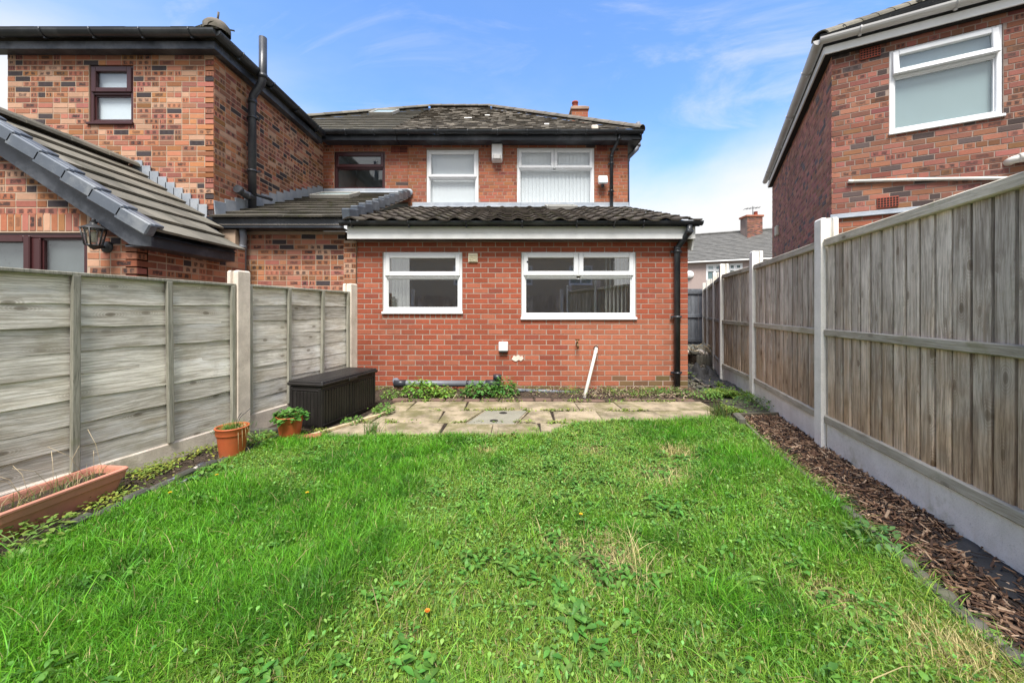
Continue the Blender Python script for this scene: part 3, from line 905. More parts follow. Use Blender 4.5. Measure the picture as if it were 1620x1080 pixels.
# ================================================================== OUR HOUSE
A = House('brick_house', (0.1, 5.2, 0), 'red brick house with white framed windows, lean-to extension and mossy pantile roof')
w1 = (-1.80+2.16, -.696+2.16, 1.09, 1.93); w2 = (.132+2.16, 1.727+2.16, 1.01, 1.937)
We = make_wall(A, 'extension_wall', (-2.16, 5.2, 0), X, 4.61, -.12, 2.17, 'red', 'mortar_red',
               openings=[w1, w2], soldiers=[(w1[0], w1[1], 1.0, 1.072, .0716)], zoff=.035)
mb = MB(); mb.box((2.395, 6.6, 1.05), (.055, 1.28, 1.15)); mb.build('side_wall', M['brick_red_side'] if 'brick_red_side' in M else M['mortar_red'], A.root)
r1 = make_window(A, We, *w1, [(0, 1, .60, 1, 'sash'), (0, 1, 0, .60, 'fixed')], M['upvc'], M['glass_dark'], fw=.05)
r2 = make_window(A, We, *w2, [(0, .5, .64, 1, 'sash'), (.5, 1, .64, 1, 'sash'), (0, 1, 0, .64, 'fixed')], M['upvc'], M['glass_dark'], fw=.05)
room(A, -2.08, 2.33, 5.312, 7.75, -.02, 2.12, M['room'])
blinds(A, We, r1, w1[0]+.07, w1[0]+.33, w1[2]+.03, w1[3]-.02, .17, .05, 60)
blinds(A, We, r2, w2[1]-.40, w2[1]-.06, w2[2]+.03, w2[3]-.02, .17, .05, 60)
# kitchen worktop and cupboards glimpsed inside
mb = MB(); mb.bevbox((.9, 7.45, 1.0), (1.2, .25, .02), .01); mb.box((.9, 7.5, .5), (1.15, .2, .48)); mb.build('worktop', M['room_pale'], A.root)

Wu = make_wall(A, 'upper_wall', (-2.2, 7.9, 0), X, 4.65, 3.05, 4.76, 'old', 'mortar_old', bond='english',
               openings=[(-1.808+2.2, -.71+2.2, 3.27, 4.515), (.107+2.2, 1.741+2.2, 3.309, 4.555)])
ra = make_window(A, Wu, -1.808+2.2, -.71+2.2, 3.30, 4.515, [(0, 1, .52, 1, 'sash'), (0, 1, 0, .52, 'fixed')], M['upvc'], M['glass'], fw=.055)
rb = make_window(A, Wu, .107+2.2, 1.741+2.2, 3.335, 4.555, [(0, .48, .66, 1, 'sash'), (.48, 1, .66, 1, 'sash'), (0, 1, 0, .66, 'fixed')], M['upvc'], M['glass'], fw=.055)
blinds(A, Wu, ra, -1.78+2.2, -.74+2.2, 3.32, 4.5, .13, .078, 13)
blinds(A, Wu, rb, .13+2.2, 1.72+2.2, 3.34, 4.54, .13, .078, 13)
room(A, -2.1, 2.33, 8.012, 9.6, 3.12, 4.7, M['room_pale'])
mb = MB(); mb.box((2.38, 11.2, 2.4), (.065, 3.2, 2.35)); mb.build('gable_wall', M['mortar_old'], A.root)
# eaves
mb = MB(); mb.bevbox((.15, 7.645, 4.655), (2.5, .012, .06), .004); mb.box((.15, 7.775, 4.61), (2.5, .115, .006)); mb.build('fascia', M['fascia_black'], A.root)
mb = MB(); mb.bevbox((2.64, 9.5, 4.655), (.012, 1.9, .06), .004); mb.box((2.545, 9.5, 4.612), (.085, 1.9, .006)); mb.build('fascia', M['fascia_black'], A.root)
gutter(A, (-2.35, 7.565, 4.755), (2.66, 7.565, 4.755), .06, M['gutter_black'], brackets=[.05+.12*k for k in range(8)])
# main roof
T0, T1 = V(0, 7.53, 4.755), V(0, 11.0, 7.08)
vdir = (T1-T0); SL = vdir.length
ar = deck(A, 'main_roof', [[(-2.42, 7.55, 4.73), (2.63, 7.55, 4.73), (-.65, 11, 7.05), (-2.42, 11, 7.05)],
                           [(2.63, 7.55, 4.73), (2.63, 14.4, 4.73), (-.65, 11, 7.05)],
                           [(2.63, 14.4, 4.73), (-2.42, 14.4, 4.73), (-2.42, 11, 7.05), (-.65, 11, 7.05)]], M['tile_main'])
rt = [flat_tile(.166, SL/26, .017, .05, ragged=.012) for _ in range(14)]
tile_field(A, ar, (-2.42, 7.53, 4.76), X, vdir, 31, 26, .168, SL/26, rt, M['tile_main'], stuff='roof_tiling', stagger=True, jit=.012,
           clip=lambda x, y: -2.42+x < 2.66-3.27*(y/SL) and x > 0.03)
ridge_run(ar, (2.64, 7.56, 4.80), (-.65, 11, 7.12), 13, .105, M['tile_main'], 'hip_tile')
ridge_run(ar, (-.65, 11, 7.12), (-2.42, 11, 7.12), 5, .105, M['tile_main'])
mb = MB(); mb.bevbox((1.70, 7.66, 4.86), (.07, .03, .055), .02); mb.build('mortar_bedding', M['conc_left'], ar)
for (xx, yy, zz, s) in ((-1.05, 8.9, 5.70, .09), (-.62, 9.35, 6.00, .06), (.75, 8.05, 5.13, .05)):
    mb = MB(); mb.bevbox((xx, yy, zz), (s, .05, .012), .004, (X, V(0, .83, .557), V(0, -.557, .83))); mb.build('slipped_tile', M['conc_right'], ar)
# chimney beyond the hip
chx, chy = 1.93, 10.6
ch = make_wall(A, 'chimney', (chx-.23, chy, 0), X, .46, 5.9, 6.82, 'old', 'mortar_old', thick=.44)
mb = MB(); mb.bevbox((chx, chy+.22, 6.86), (.26, .26, .04), .01); mb.bevbox((chx, chy+.22, 6.92), (.20, .20, .03), .015); mb.build('chimney_cap', M['mortar_old'], ch.part)
mb = MB(); mb.lathe((chx-.1, chy+.22, 6.97), [(.085, 0), (.08, .14), (.095, .15), (.09, .19), (.06, .19)], 14); mb.build('chimney_pot', M['vent_terra'], ch.part)
# extension roof
E0, E1 = V(-2.21, 4.90, 2.275), V(-2.21, 7.88, 3.27)
ev = E1-E0; EL = ev.length
er = deck(A, 'extension_roof', [[(-2.2, 4.95, 2.262), (2.49, 4.95, 2.262), (2.49, 7.89, 3.245), (-2.2, 7.89, 3.245)],
                                [(-2.2, 4.95, 2.222), (-2.2, 7.89, 3.205), (2.49, 7.89, 3.205), (2.49, 4.95, 2.222)],
                                [(2.49, 4.95, 2.222), (2.49, 7.89, 3.205), (2.49, 7.89, 3.245), (2.49, 4.95, 2.262)]], M['fascia_black'])
tile_field(A, er, E0, X, ev, 17, 9, .276, EL/9, [pan_tile(.276, EL/9, random.uniform(.015, .02)) for _ in range(6)], M['tile_ext'], jit=.006, smooth=True)
mb = MB(); mb.bevbox((.125, 5.03, 2.17), (2.345, .012, .10), .004); mb.build('white_fascia', M['fascia_white'], A.root)
mb = MB(); mb.bevbox((2.462, 6.4, 2.45), (.012, 1.40, .09), .004, (X, V(0, .949, .316), V(0, -.316, .949))); mb.build('bargeboard', M['fascia_white'], A.root)
mb = MB(); mb.box((.14, 5.12, 2.078), (2.34, .076, .006)); mb.build('soffit', M['fascia_black'], A.root)
gutter(A, (-2.29, 4.965, 2.292), (2.53, 4.965, 2.292), .052, M['gutter_black'], brackets=[(px-CX)/F*4.965/4.82+2.29/4.82 for px in (557, 647, 738, 826, 912, 971, 1017)])
mb = MB()
for k in range(6): mb.bevbox((-1.72+k*.76, 7.872, 3.33), (.385, .008, .062), .004, (X, Yv, Z)); mb.bevbox((-1.72+k*.76, 7.80, 3.285), (.385, .08, .006), .003, (X, V(0, .95, .31), V(0, -.31, .95)))
mb.build('lead_flashing', M['lead'], A.root)
def skylight(H, roof, c, u, v, hw, hl, name='skylight'):
    c = Vector(c); u = Vector(u).normalized(); v = Vector(v).normalized(); n = u.cross(v)
    mb = MB(); b = .035
    for sx in (-1, 1): mb.bevbox(c + u*sx*(hw-b/2) + n*.05, (b/2, hl, .04), .008, (u, v, n))
    for sy in (-1, 1): mb.bevbox(c + v*sy*(hl-b/2) + n*.049, (hw-b, b/2, .039), .008, (u, v, n))
    s = mb.build(name, M['skylight'], roof)
    mb = MB(); mb.box(c + n*.06, (hw-b, hl-b, .004), (u, v, n)); mb.build('pane', M['frosted'], s)
skylight(A, er, E0 + V(3.18, 0, 0) + ev*.86, X, ev, .30, .27)
# pipes
downpipe(A, [(2.36, 4.965, 2.24), (2.36, 4.965, 2.16), (2.30, 5.09, 2.02), (2.275, 5.135, 1.96), (2.275, 5.135, .07)], .040, M['gutter_black'],
         brackets=[(2.275, 5.135, 1.92), (2.275, 5.135, 1.02), (2.275, 5.135, .25)], collars=[1, 3])
downpipe(A, [(2.19, 7.60, 4.70), (2.19, 7.62, 4.62), (2.10, 7.80, 4.42), (2.09, 7.83, 4.34), (2.09, 7.83, 3.30)], .034, M['gutter_black'],
         brackets=[(2.09, 7.83, 4.2), (2.09, 7.83, 3.62)], collars=[1, 3])
downpipe(A, [(2.50, 8.1, 3.15), (2.50, 8.1, 4.36), (2.53, 8.1, 4.44), (2.71, 8.1, 4.62), (2.74, 8.1, 4.70), (2.74, 8.1, 5.19)], .048, M['pipe_grey'], name='soil_vent_pipe', collars=[1, 4])
p = downpipe(A, [(-1.60, 5.125, .16), (-1.585, 5.095, .125), (-1.56, 5.08, .118), (-.20, 5.075, .112)], .043, M['pipe_grey'], name='soil_pipe', collars=[2])
mb = MB()
for (a, b, r) in ((-1.60, -1.44, .052), (-.62, -.59, .047), (-.36, -.20, .052)): mb.tube([(a, 5.078, .115), (b, 5.077, .114)], r, 16)
mb.tube([(-.20, 5.09, .02), (-.20, 5.09, .23)], .045, 16); mb.tube([(-.20, 5.09, .17), (-.20, 5.09, .235)], .058, 16)
mb.build('pipe_coupling', M['pipe_black'], p)
downpipe(A, [(.11, 5.02, .035), (.48, 5.03, .02), (.85, 5.05, -.005)], .022, M['pipe_grey'], name='waste_pipe', collars=[0, 1])
downpipe(A, [(1.17, 5.22, .578), (1.165, 5.15, .578), (1.155, 5.125, .565), (1.145, 5.115, .53), (.91, 4.70, .0)], .0225, M['pipe_white'], name='white_waste_pipe', collars=[3])
mb = MB(); mb.lathe((1.17, 5.196, .583), [(.0, -.004), (.035, -.004), (.035, .0), (0, .0)], 14, (0, -1, 0)); mb.build('pipe_hole', M['hole'], A.root)
# wall fittings
mb = MB(); We.box(mb, 1.975, 2.105, -.055, 0, .545, .675, .01); v_ = mb.build('vent_cover', M['upvc'], A.root)
mb = MB(); We.box(mb, 1.985, 2.095, -.05, 0, .525, .545); mb.build('vent_opening', M['hole'], v_)
mb = MB(); We.box(mb, 1.55, 1.683, -.02, 0, 1.775, 1.905, .006)
g_ = mb.build('air_grille', M['cream'], A.root)
for k in range(4):
    mb = MB(); mb.box(We.P(1.6165, -.028, 1.80+k*.027), (.058, .010, .004), (X, V(0, .8, .6), V(0, -.6, .8))); mb.build('louvre', M['cream'], g_)
mb = MB(); mb.tube([(.90, 5.2, .66), (.90, 5.12, .66)], .012, 8); mb.tube([(.90, 5.125, .66), (.905, 5.105, .62), (.905, 5.105, .585)], .011, 8)
mb.tube([(.90, 5.125, .66), (.90, 5.125, .70)], .009, 8); mb.box((.90, 5.125, .705), (.028, .008, .007)); mb.build('outdoor_tap', M['brass'], A.root)
mb = MB(); q = [(0, .02), (.03, .075), (.06, .06), (.09, .085), (.125, .06), (.15, .07), (.165, .03), (.13, -.005), (.10, .012), (.06, -.01), (.03, .0)]
mb.prism([We.P(2.155+a, -.006, .41+b) for a, b in q], (0, -.006, 0)); mb.build('mortar_patch', M['conc_left'], A.root)
for px, py in ((834.5, 414.0), (603, 374)):
    c = at(px, py, 5.19); mb = MB(); mb.lathe(c, [(0, .003), (.012, .003), (.012, 0)], 8, (0, -1, 0)); mb.build('drilled_hole', M['hole'], A.root)
# alarm box and floodlight
mb = MB(); ac = V(-.315, 7.83, 4.42)
poly = [V(-.12, 0, .18), V(.12, 0, .18), V(.12, 0, -.12), V(.10, 0, -.19), V(-.10, 0, -.19), V(-.12, 0, -.12)]
vs = [ac + p_ + V(0, .07, 0) for p_ in poly] + [ac + V(p_.x*.86, -.055, p_.z*.9) for p_ in poly]
mb.add(vs, [(0, 1, 2, 3, 4, 5), (11, 10, 9, 8, 7, 6)] + [(i, 6+i, 6+(i+1) % 6, (i+1) % 6) for i in range(6)])
al = mb.build('alarm_box', M['alarm'], A.root)
mb = MB(); mb.bevbox(ac + V(0, -.075, -.12), (.085, .03, .055), .02); mb.build('strobe_cover', M['gutter_grey'], al)
mb = MB(); mb.bevbox((1.895, 7.77, 3.83), (.095, .035, .085), .012, (X, V(0, .95, -.3), V(0, .3, .95))); fl = mb.build('floodlight', M['alarm'], A.root)
mb = MB(); mb.box((1.895, 7.733, 3.818), (.078, .004, .066), (X, V(0, .95, -.3), V(0, .3, .95))); mb.build('lamp_glass', M['frosted'], fl)
mb = MB(); mb.bevbox((1.895, 7.80, 3.715), (.03, .03, .028), .01); mb.tube([(1.895, 7.80, 3.74), (1.895, 7.9, 3.80)], .014, 8); mb.lathe((1.895, 7.765, 3.71), [(.022, 0), (.015, .012), (0, .016)], 10, (0, -1, -.3)); mb.build('sensor', M['metal_dark'], fl)
def air_brick(H, c, u, n, w=.21, h=.135):
    c = Vector(c); u = Vector(u); n = Vector(n)
    mb = MB(); mb.bevbox(c + n*.006, (w/2, .008, h/2), .004, (u, -n, Z)); a = mb.build('air_brick', M['vent_terra'], H.root)
    mb = MB()
    for i in range(7):
        for j in range(4): mb.box(c + n*.0155 + u*(-w*.42 + i*w*.14) + Z*(-h*.34 + j*h*.227), (.0095, .002, .0095), (u, -n, Z))
    o = mb.build('air_hole', M['hole'], a); props(o, kind='stuff')
air_brick(A, (1.90, 7.893, 4.545), X, V(0, -1, 0))
A.finish()

# ================================================================== NEIGHBOUR
B = House('brick_house', (-4.2, 5.0, 0), 'attached orange speckled brick house with brown windows, black gutters and sloping tiled porch')
Wo = make_wall(B, 'outrigger_wall', (-6.76, 5.0, 0), X, 2.76, -.05, 4.66, 'orange', 'mortar_orange', openings=[(1.09, 1.684, 3.61, 4.397)], bond='mixed')
Ws = make_wall(B, 'outrigger_side_wall', (-4.0, 5.0, 0), Yv, 2.9, 2.15, 4.66, 'orange', 'mortar_orange', bond='mixed')
mb = MB(); mb.box((-6.705, 6.55, 2.3), (.054, 1.43, 2.35)); mb.build('side_wall', M['mortar_orange'], B.root)
make_window(B, Wo, 1.09, 1.684, 3.62, 4.397, [(0, 1, .53, 1, 'sash'), (0, 1, 0, .53, 'fixed')], M['brown_upvc'], M['glass'], fw=.048, backing=M['frosted_white'])
Wn = make_wall(B, 'rear_wall', (-4.0, 7.9, 0), X, 1.795, 3.4, 4.76, 'old', 'mortar_old', openings=[(.237, 1.31, 3.655, 4.474)], bond='english')
wn_ = make_window(B, Wn, .237, 1.31, 3.665, 4.474, [(0, 1, .60, 1, 'sash'), (0, 1, 0, .60, 'fixed')], M['brown_upvc'], M['glass'], fw=.05)
room(B, -3.93, -2.27, 8.012, 9.4, 3.5, 4.7, M['room_pale'])
air_brick(B, (-2.455, 7.893, 4.51), X, V(0, -1, 0)); air_brick(B, (-2.31+.02, 7.893, 4.51), X, V(0, -1, 0), .15)
# eaves of the two-storey part
mb = MB(); mb.bevbox((-5.40, 4.872, 4.566), (1.51, .012, .052), .004); mb.box((-5.40, 4.936, 4.525), (1.5, .05, .006)); mb.build('fascia', M['fascia_black'], B.root)
mb = MB(); mb.bevbox((-3.889, 6.24, 4.566), (.012, 1.38, .052), .004); mb.box((-3.945, 6.24, 4.526), (.044, 1.38, .006)); mb.build('fascia', M['fascia_black'], B.root)
mb = MB(); mb.bevbox((-3.13, 7.645, 4.655), (.765, .012, .06), .004); mb.box((-3.13, 7.775, 4.61), (.765, .115, .006)); mb.build('fascia', M['fascia_black'], B.root)
gutter(B, (-6.95, 4.80, 4.70), (-3.80, 4.80, 4.70), .066, M['gutter_black'], brackets=[.1, .3, .5, .7, .9])
gutter(B, (-3.81, 4.79, 4.698), (-3.81, 7.52, 4.698), .066, M['gutter_black'], brackets=[.15, .4, .65, .9])
gutter(B, (-3.80, 7.565, 4.755), (-2.36, 7.565, 4.755), .06, M['gutter_black'], brackets=[.3, .7])
# outrigger roof (hipped end towards the garden)
RX = -5.38
orf = deck(B, 'outrigger_roof', [[(-6.96, 4.80, 4.66), (-3.80, 4.80, 4.66), (RX, 6.38, 5.79)],
                                 [(-3.80, 4.80, 4.66), (-3.80, 8.2, 4.66), (RX, 9.5, 5.79), (RX, 6.38, 5.79)],
                                 [(-6.96, 9.5, 4.66), (-6.96, 4.80, 4.66), (RX, 6.38, 5.79), (RX, 9.5, 5.79)]], M['tile_mid'])
vv_ = V(0, 1.58, 1.13); LL = vv_.length
tile_field(B, orf, (-6.96, 4.76, 4.70), X, vv_, 11, 6, .29, LL/6, [flat_tile(.288, LL/6, .02) for _ in range(4)], M['tile_mid'],
           stuff='roof_tiling', clip=lambda x, y: abs(x-1.58) < 1.62*(1-y/LL)+.03)
ridge_run(orf, (-3.79, 4.80, 4.74), (RX, 6.38, 5.86), 7, .10, M['tile_mid'], 'hip_tile')
mb = MB(); mb.lathe((-3.86, 4.88, 4.76), [(.15, -.03), (.15, .05), (.11, .10), (0, .12)], 14); mb.tube([(-3.83, 4.85, 4.86), (-3.80, 4.83, 4.97)], .012, 6); mb.build('hip_end_tile', M['tile_main'], orf)
# main roof of the neighbour
br = deck(B, 'main_roof', [[(-6.9, 7.55, 4.72), (-2.43, 7.55, 4.72), (-2.43, 11, 7.04)],
                           [(-6.9, 14.4, 4.72), (-6.9, 7.55, 4.72), (-2.43, 11, 7.04)],
                           [(-2.43, 14.4, 4.72), (-6.9, 14.4, 4.72), (-2.43, 11, 7.04)]], M['tile_mid'])
tile_field(B, br, (-6.9, 7.53, 4.75), X, vdir, 15, 14, .30, SL/14, [flat_tile(.297, SL/14, .024) for _ in range(6)], M['tile_gable'],
           stuff='roof_tiling', clip=lambda x, y: x > 4.48*(y/SL)-.05 and x < 4.50)
ridge_run(br, (-6.9, 7.56, 4.80), (-2.43, 11, 7.12), 14, .10, M['tile_gable'], 'hip_tile')
skylight(B, br, at(609, 182, 9.75)+V(0, 0, .02), X, vdir, .30, .36)
# porch with the sloping roof
tp = lambda x: 3.02 - .68*(x + 5.07)
ptop = lambda u: (tp(-5.6+u) if u > .53 else 3.02 - .68*(.53-u)) - .09
Wp = make_wall(B, 'porch_wall', (-5.6, 3.6, 0), X, 1.98, -.05, 3.1, 'orange', 'mortar_orange', bond='mixed', top=ptop,
               openings=[(.1, 1.5, -.05, 1.857)], soldiers=[(.1, 1.5, 1.868, 2.05, .0716)],
               solid=[[(0, -.05), (.1, -.05), (.1, ptop(.1)), (0, ptop(0))], [(1.5, -.05), (1.98, -.05), (1.98, ptop(1.98)), (1.5, ptop(1.5))],
                      [(.1, 1.857), (1.5, 1.857), (1.5, ptop(1.5)), (.53, ptop(.531)), (.1, ptop(.1))]])
mb = MB(); mb.box((-2.98, 6.55, 1.12), (.75, 1.22, 1.10)); mb.box((-3.83, 5.15, 1.1), (.105, .13, 1.1)); mb.build('lean_to_core', M['mortar_orange'], B.root)
Wq = make_wall(B, 'porch_side_wall', (-3.62, 3.6, 0), Yv, 1.45, -.05, 1.93, 'orange', 'mortar_orange', bond='mixed')
make_window(B, Wp, .1, 1.5, .02, 1.857, [(0, .635, 0, 1, 'sash'), (.635, 1, 0, 1, 'fixed')], M['brown_upvc'], M['glass'], fw=.05, mull=.10, backing=M['frosted_dark'], sill=False)
room(B, -5.5, -4.1, 3.72, 4.6, .0, 1.9, M['room'])
pu, pv = Yv, V(-.827, 0, .562)
PL = 2.10; pg = PL/7
pr = deck(B, 'porch_roof', [[(-3.36, 3.45, 1.835), (-3.36, 4.55, 1.835), (-4.11, 5.0, 2.345), (-5.07, 5.0, 3.0), (-5.07, 3.45, 3.0)],
                            [(-5.07, 3.45, 3.0), (-5.07, 5.0, 3.0), (-6.6, 5.0, 1.96), (-6.6, 3.45, 1.96)],
                            [(-3.36, 4.55, 1.80), (-3.36, 3.45, 1.80), (-5.07, 3.45, 2.965), (-5.07, 5.0, 2.965), (-4.11, 5.0, 2.31)]], M['fascia_black'])
tile_field(B, pr, (-3.33, 3.45, 1.84), pu, pv, 6, 7, .297, pg, [flat_tile(.295, pg, .026) for _ in range(5)], M['tile_gable'],
           clip=lambda x, y: x < 1.10 + .46*min(1, y/.9))
ridge_run(pr, (-5.06, 3.42, 3.035), (-5.06, 4.99, 3.035), 4, .11, M['tile_gable'])
for k in range(8):
    c = V(-3.33, 3.432, 1.83) + pv*(k*pg + pg*.52) + V(.562, 0, .827)*.004
    ax = (pv*math.cos(.07) + V(.562, 0, .827)*-math.sin(.07), Yv, V(.562, 0, .827)*math.cos(.07) + pv*math.sin(.07))
    mb = MB(); mb.bevbox(c, (pg*.56, .045, .060), .012, ax); mb.bevbox(c + ax[2]*.05 + Yv*.05, (pg*.54, .05, .014), .006, ax); mb.build('verge_tile', M['verge'], pr)
mb = MB(); mb.prism([V(-3.36, 3.475, 1.79), V(-5.07, 3.475, 2.953), V(-5.07, 3.475, 2.75), V(-3.56, 3.475, 1.72), V(-3.36, 3.475, 1.70)], (0, .025, 0)); mb.build('bargeboard', M['fascia_black'], pr)
mb = MB(); mb.prism([V(-5.072, 3.475, 2.953), V(-6.6, 3.475, 1.914), V(-6.6, 3.475, 1.71), V(-5.072, 3.475, 2.75)], (0, .025, 0)); mb.build('bargeboard', M['fascia_black'], pr)
mb = MB(); mb.bevbox((-3.41, 4.03, 1.765), (.012, .545, .062), .004); mb.box((-3.515, 4.03, 1.708), (.10, .545, .006)); mb.build('fascia', M['fascia_black'], pr)
for k in range(9):
    xx = -5.0 + k*.108; zz = tp(xx) - .02
    mb = MB(); mb.bevbox((xx, 4.983, zz + .065), (.062, .007, .095), .003); mb.build('lead_step', M['lead'], pr)
# middle lean-to
Wm = make_wall(B, 'lean_to_wall', (-3.75, 5.2, 0), X, 1.42, -.05, 2.21, 'orange', 'mortar_orange', bond='mixed')
make_wall(B, 'brick_pier', (-2.33, 5.165, 0), X, .165, -.1, 2.075, 'orange', 'mortar_orange', thick=.14)
mb = MB(); mb.bevbox((-3.165, 4.985, 2.285), (.915, .013, .078), .004); mb.box((-3.165, 5.09, 2.213), (.9, .09, .006)); mb.build('fascia', M['fascia_black'], B.root)
m0, m1 = V(-4.0, 4.92, 2.335), V(-4.0, 7.88, 3.575); mv = m1-m0; ML = mv.length
mr = deck(B, 'lean_to_roof', [[(-3.995, 4.96, 2.33), (-2.2, 4.96, 2.33), (-2.2, 7.89, 3.555), (-3.995, 7.89, 3.555)],
                              [(-3.995, 4.96, 2.25), (-3.995, 7.89, 3.475), (-2.2, 7.89, 3.475), (-2.2, 4.96, 2.25)],
                              [(-2.2, 4.96, 2.25), (-2.2, 7.89, 3.475), (-2.2, 7.89, 3.555), (-2.2, 4.96, 2.33)]], M['conc_left'])
tile_field(B, mr, m0, X, mv, 6, 11, .30, ML/11, [flat_tile(.298, ML/11, .026) for _ in range(5)], M['tile_mid'], jit=.007)
for k in range(11):
    c = V(-2.185, 4.92, 2.335) + mv*((k+.5)/11) + V(0, -.386, .92)*.02
    vn = mv.normalized(); nn = X.cross(vn)
    ax = (X, vn*math.cos(.17) - nn*math.sin(.17), nn*math.cos(.17) + vn*math.sin(.17))
    mb = MB(); mb.bevbox(c, (.052, ML/22*1.06, .072), .010, ax); mb.build('verge_tile', M['verge'], mr)
for k in range(15):
    f = (k+.4)/15; c = V(-3.985, 5.02, 2.38) + (V(-3.985, 7.87, 3.56) - V(-3.985, 5.02, 2.38))*f
    mb = MB(); mb.bevbox(c + V(0, 0, .085), (.007, .105, .095), .003, (X, V(0, .98, .12), V(0, -.12, .98))); mb.build('lead_step', M['lead'], mr)
mb = MB(); mb.bevbox((-3.08, 7.872, 3.625), (.90, .009, .06), .004); mb.bevbox((-3.08, 7.80, 3.585), (.90, .085, .006), .003, (X, V(0, .92, .386), V(0, -.386, .92)))
mb.lathe((-2.17, 7.86, 3.60), [(0, .02), (.075, .015), (.08, 0)], 14, (0, -1, 0)); mb.build('lead_flashing', M['lead'], B.root)
skylight(B, mr, m0 + V(.62, 0, 0) + mv*.76, X, mv, .37, .28)
downpipe(B, [(-3.90, 5.32, 2.83), (-3.90, 5.5, 2.80), (-3.89, 5.60, 2.79)], .05, M['pipe_black'], name='branch_pipe', collars=[0, 1])
downpipe(B, [(-3.90, 5.6, 2.62), (-3.90, 5.6, 4.24), (-3.89, 5.6, 4.33), (-3.76, 5.6, 4.52), (-3.74, 5.6, 4.62), (-3.74, 5.6, 5.20)], .054, M['pipe_black'], name='soil_vent_pipe', collars=[1, 4],
         brackets=[(-3.90, 5.6, 4.0), (-3.90, 5.6, 3.2)])
downpipe(B, [(-3.88, 5.62, 2.86), (-3.80, 5.9, 2.86)], .022, M['pipe_black'], name='overflow_pipe')
downpipe(B, [(-3.66, 5.06, 2.22), (-3.67, 5.10, 2.10), (-3.70, 5.13, 1.98), (-3.71, 5.135, .0)], .042, M['pipe_grey'], collars=[2], brackets=[(-3.71, 5.135, 1.6)])
# lantern on the porch wall
lb = V(-3.86, 3.44, 1.80)
mb = MB(); mb.lathe((-3.90, 3.594, 1.715), [(0, .03), (.03, .028), (.055, .012), (.058, 0)], 18, (0, -1, 0)); mb.tube([(-3.90, 3.57, 1.715), (-3.90, 3.50, 1.69), (-3.87, 3.45, 1.675), (lb.x, lb.y, 1.69)], .011, 8)
ln = mb.build('lantern', M['metal_dark'], B.root)
mb = MB(); mb.lathe(lb, [(.03, .125), (.022, .105), (.03, .10), (.055, .085), (.095, .062), (.10, .055), (.09, .055)], 6); mb.lathe(lb, [(.012, .15), (.016, .135), (.01, .12)], 10)
mb.lathe(lb, [(.055, -.10), (.058, -.09), (.035, -.105), (.02, -.125), (0, -.13)], 6)
for k in range(6):
    a = 2*math.pi*k/6; v0 = Vector((math.cos(a), math.sin(a), 0)); q_ = Matrix.Rotation(0, 3, 'Z') @ v0
    mb.tube([lb + q_*.056 + V(0, 0, -.095), lb + q_*.084 + V(0, 0, .055)], .006, 6)
mb.build('lantern_frame', M['metal_dark'], ln)
mb = MB(); mb.lathe(lb, [(.052, -.092), (.080, .054)], 6); mb.build('lantern_glass', M['clear'], ln)
mb = MB(); mb.lathe(lb, [(0, -.07), (.022, -.065), (.022, .01), (.012, .03), (0, .035)], 12); mb.build('bulb', M['cream'], ln)
B.finish()

# ================================================================== HOUSE BEYOND THE RIGHT FENCE
C = House('brick_house', (5.6, 6.5, 0), 'sooty red brick house with pale gutters and one white window tilted open')
fu = V(.878, -.479, 0).normalized(); CC = V(4.46, 5.2, 0)
cw = (.588, 1.583, 3.44, 4.53)
Wf = make_wall(C, 'rear_wall', CC, fu, 3.3, 2.30, 4.74, 'dark', 'mortar_dark', bond='english', openings=[cw], thick=.11)
su = V(-.479, -.878, 0).normalized(); SO = CC - su*6.2
Wd = make_wall(C, 'side_wall', SO, su, 6.2, -.05, 4.74, 'side', 'mortar_orange', bond='english')  # lightened bricks and paler mortar stand in for light on this wall
mb = MB()
Wl = make_wall(C, 'lower_wall', CC - fu*.0 + Wf.n*.05, fu, 3.3, -.05, 2.36, 'old', 'mortar_red', thick=.16)
mb = MB(); Wf.box(mb, -.03, 3.3, -.09, .004, 2.365, 2.385, .004); Wf.box(mb, -.02, 3.3, -.02, .0, 2.385, 2.44, .004); mb.build('lead_flashing', M['lead'], C.root)
make_window(C, Wf, *cw, [(0, 1, .70, 1, 'sash'), (0, 1, 0, .70, 'fixed')], M['upvc'], M['glass'], fw=.05, opened=0, backing=M['frosted'])
off = lambda P, a, b: P + Wf.n*a + Wd.n*b
K = off(CC, .1, .1)
def along(mbx, P, Q, dz0, dz1, t, n):
    P, Q = Vector(P), Vector(Q); d = (Q-P).normalized()
    mbx.bevbox((P+Q)/2 + V(0, 0, (dz0+dz1)/2), ((Q-P).length/2, t, (dz1-dz0)/2), .004, (d, n, Z))
mb = MB(); along(mb, K, K + fu*3.4, 4.64, 4.745, .012, Wf.n); mb.build('fascia', M['fascia_white'], C.root)
mb = MB(); along(mb, K, K - su*6.3, 4.64, 4.745, .012, Wd.n); mb.build('fascia', M['fascia_white'], C.root)
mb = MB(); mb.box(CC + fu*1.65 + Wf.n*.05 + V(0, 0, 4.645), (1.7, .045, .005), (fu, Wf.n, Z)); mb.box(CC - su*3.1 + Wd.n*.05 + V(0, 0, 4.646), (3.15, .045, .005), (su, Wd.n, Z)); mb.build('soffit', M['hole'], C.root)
kg = off(CC, .17, .17)
gutter(C, kg + V(0, 0, 4.83), kg + fu*3.5 + V(0, 0, 4.83), .065, M['gutter_grey'], brackets=[.12, .37, .62])
gutter(C, kg - su*6.4 + V(0, 0, 4.83), kg + V(0, 0, 4.83), .065, M['gutter_grey'], brackets=[.15, .4, .65, .88])
ke = off(CC, .16, .16) + V(0, 0, 4.84)
ap = ke + (fu - su)*1.9 + V(0, 0, .63*1.9)
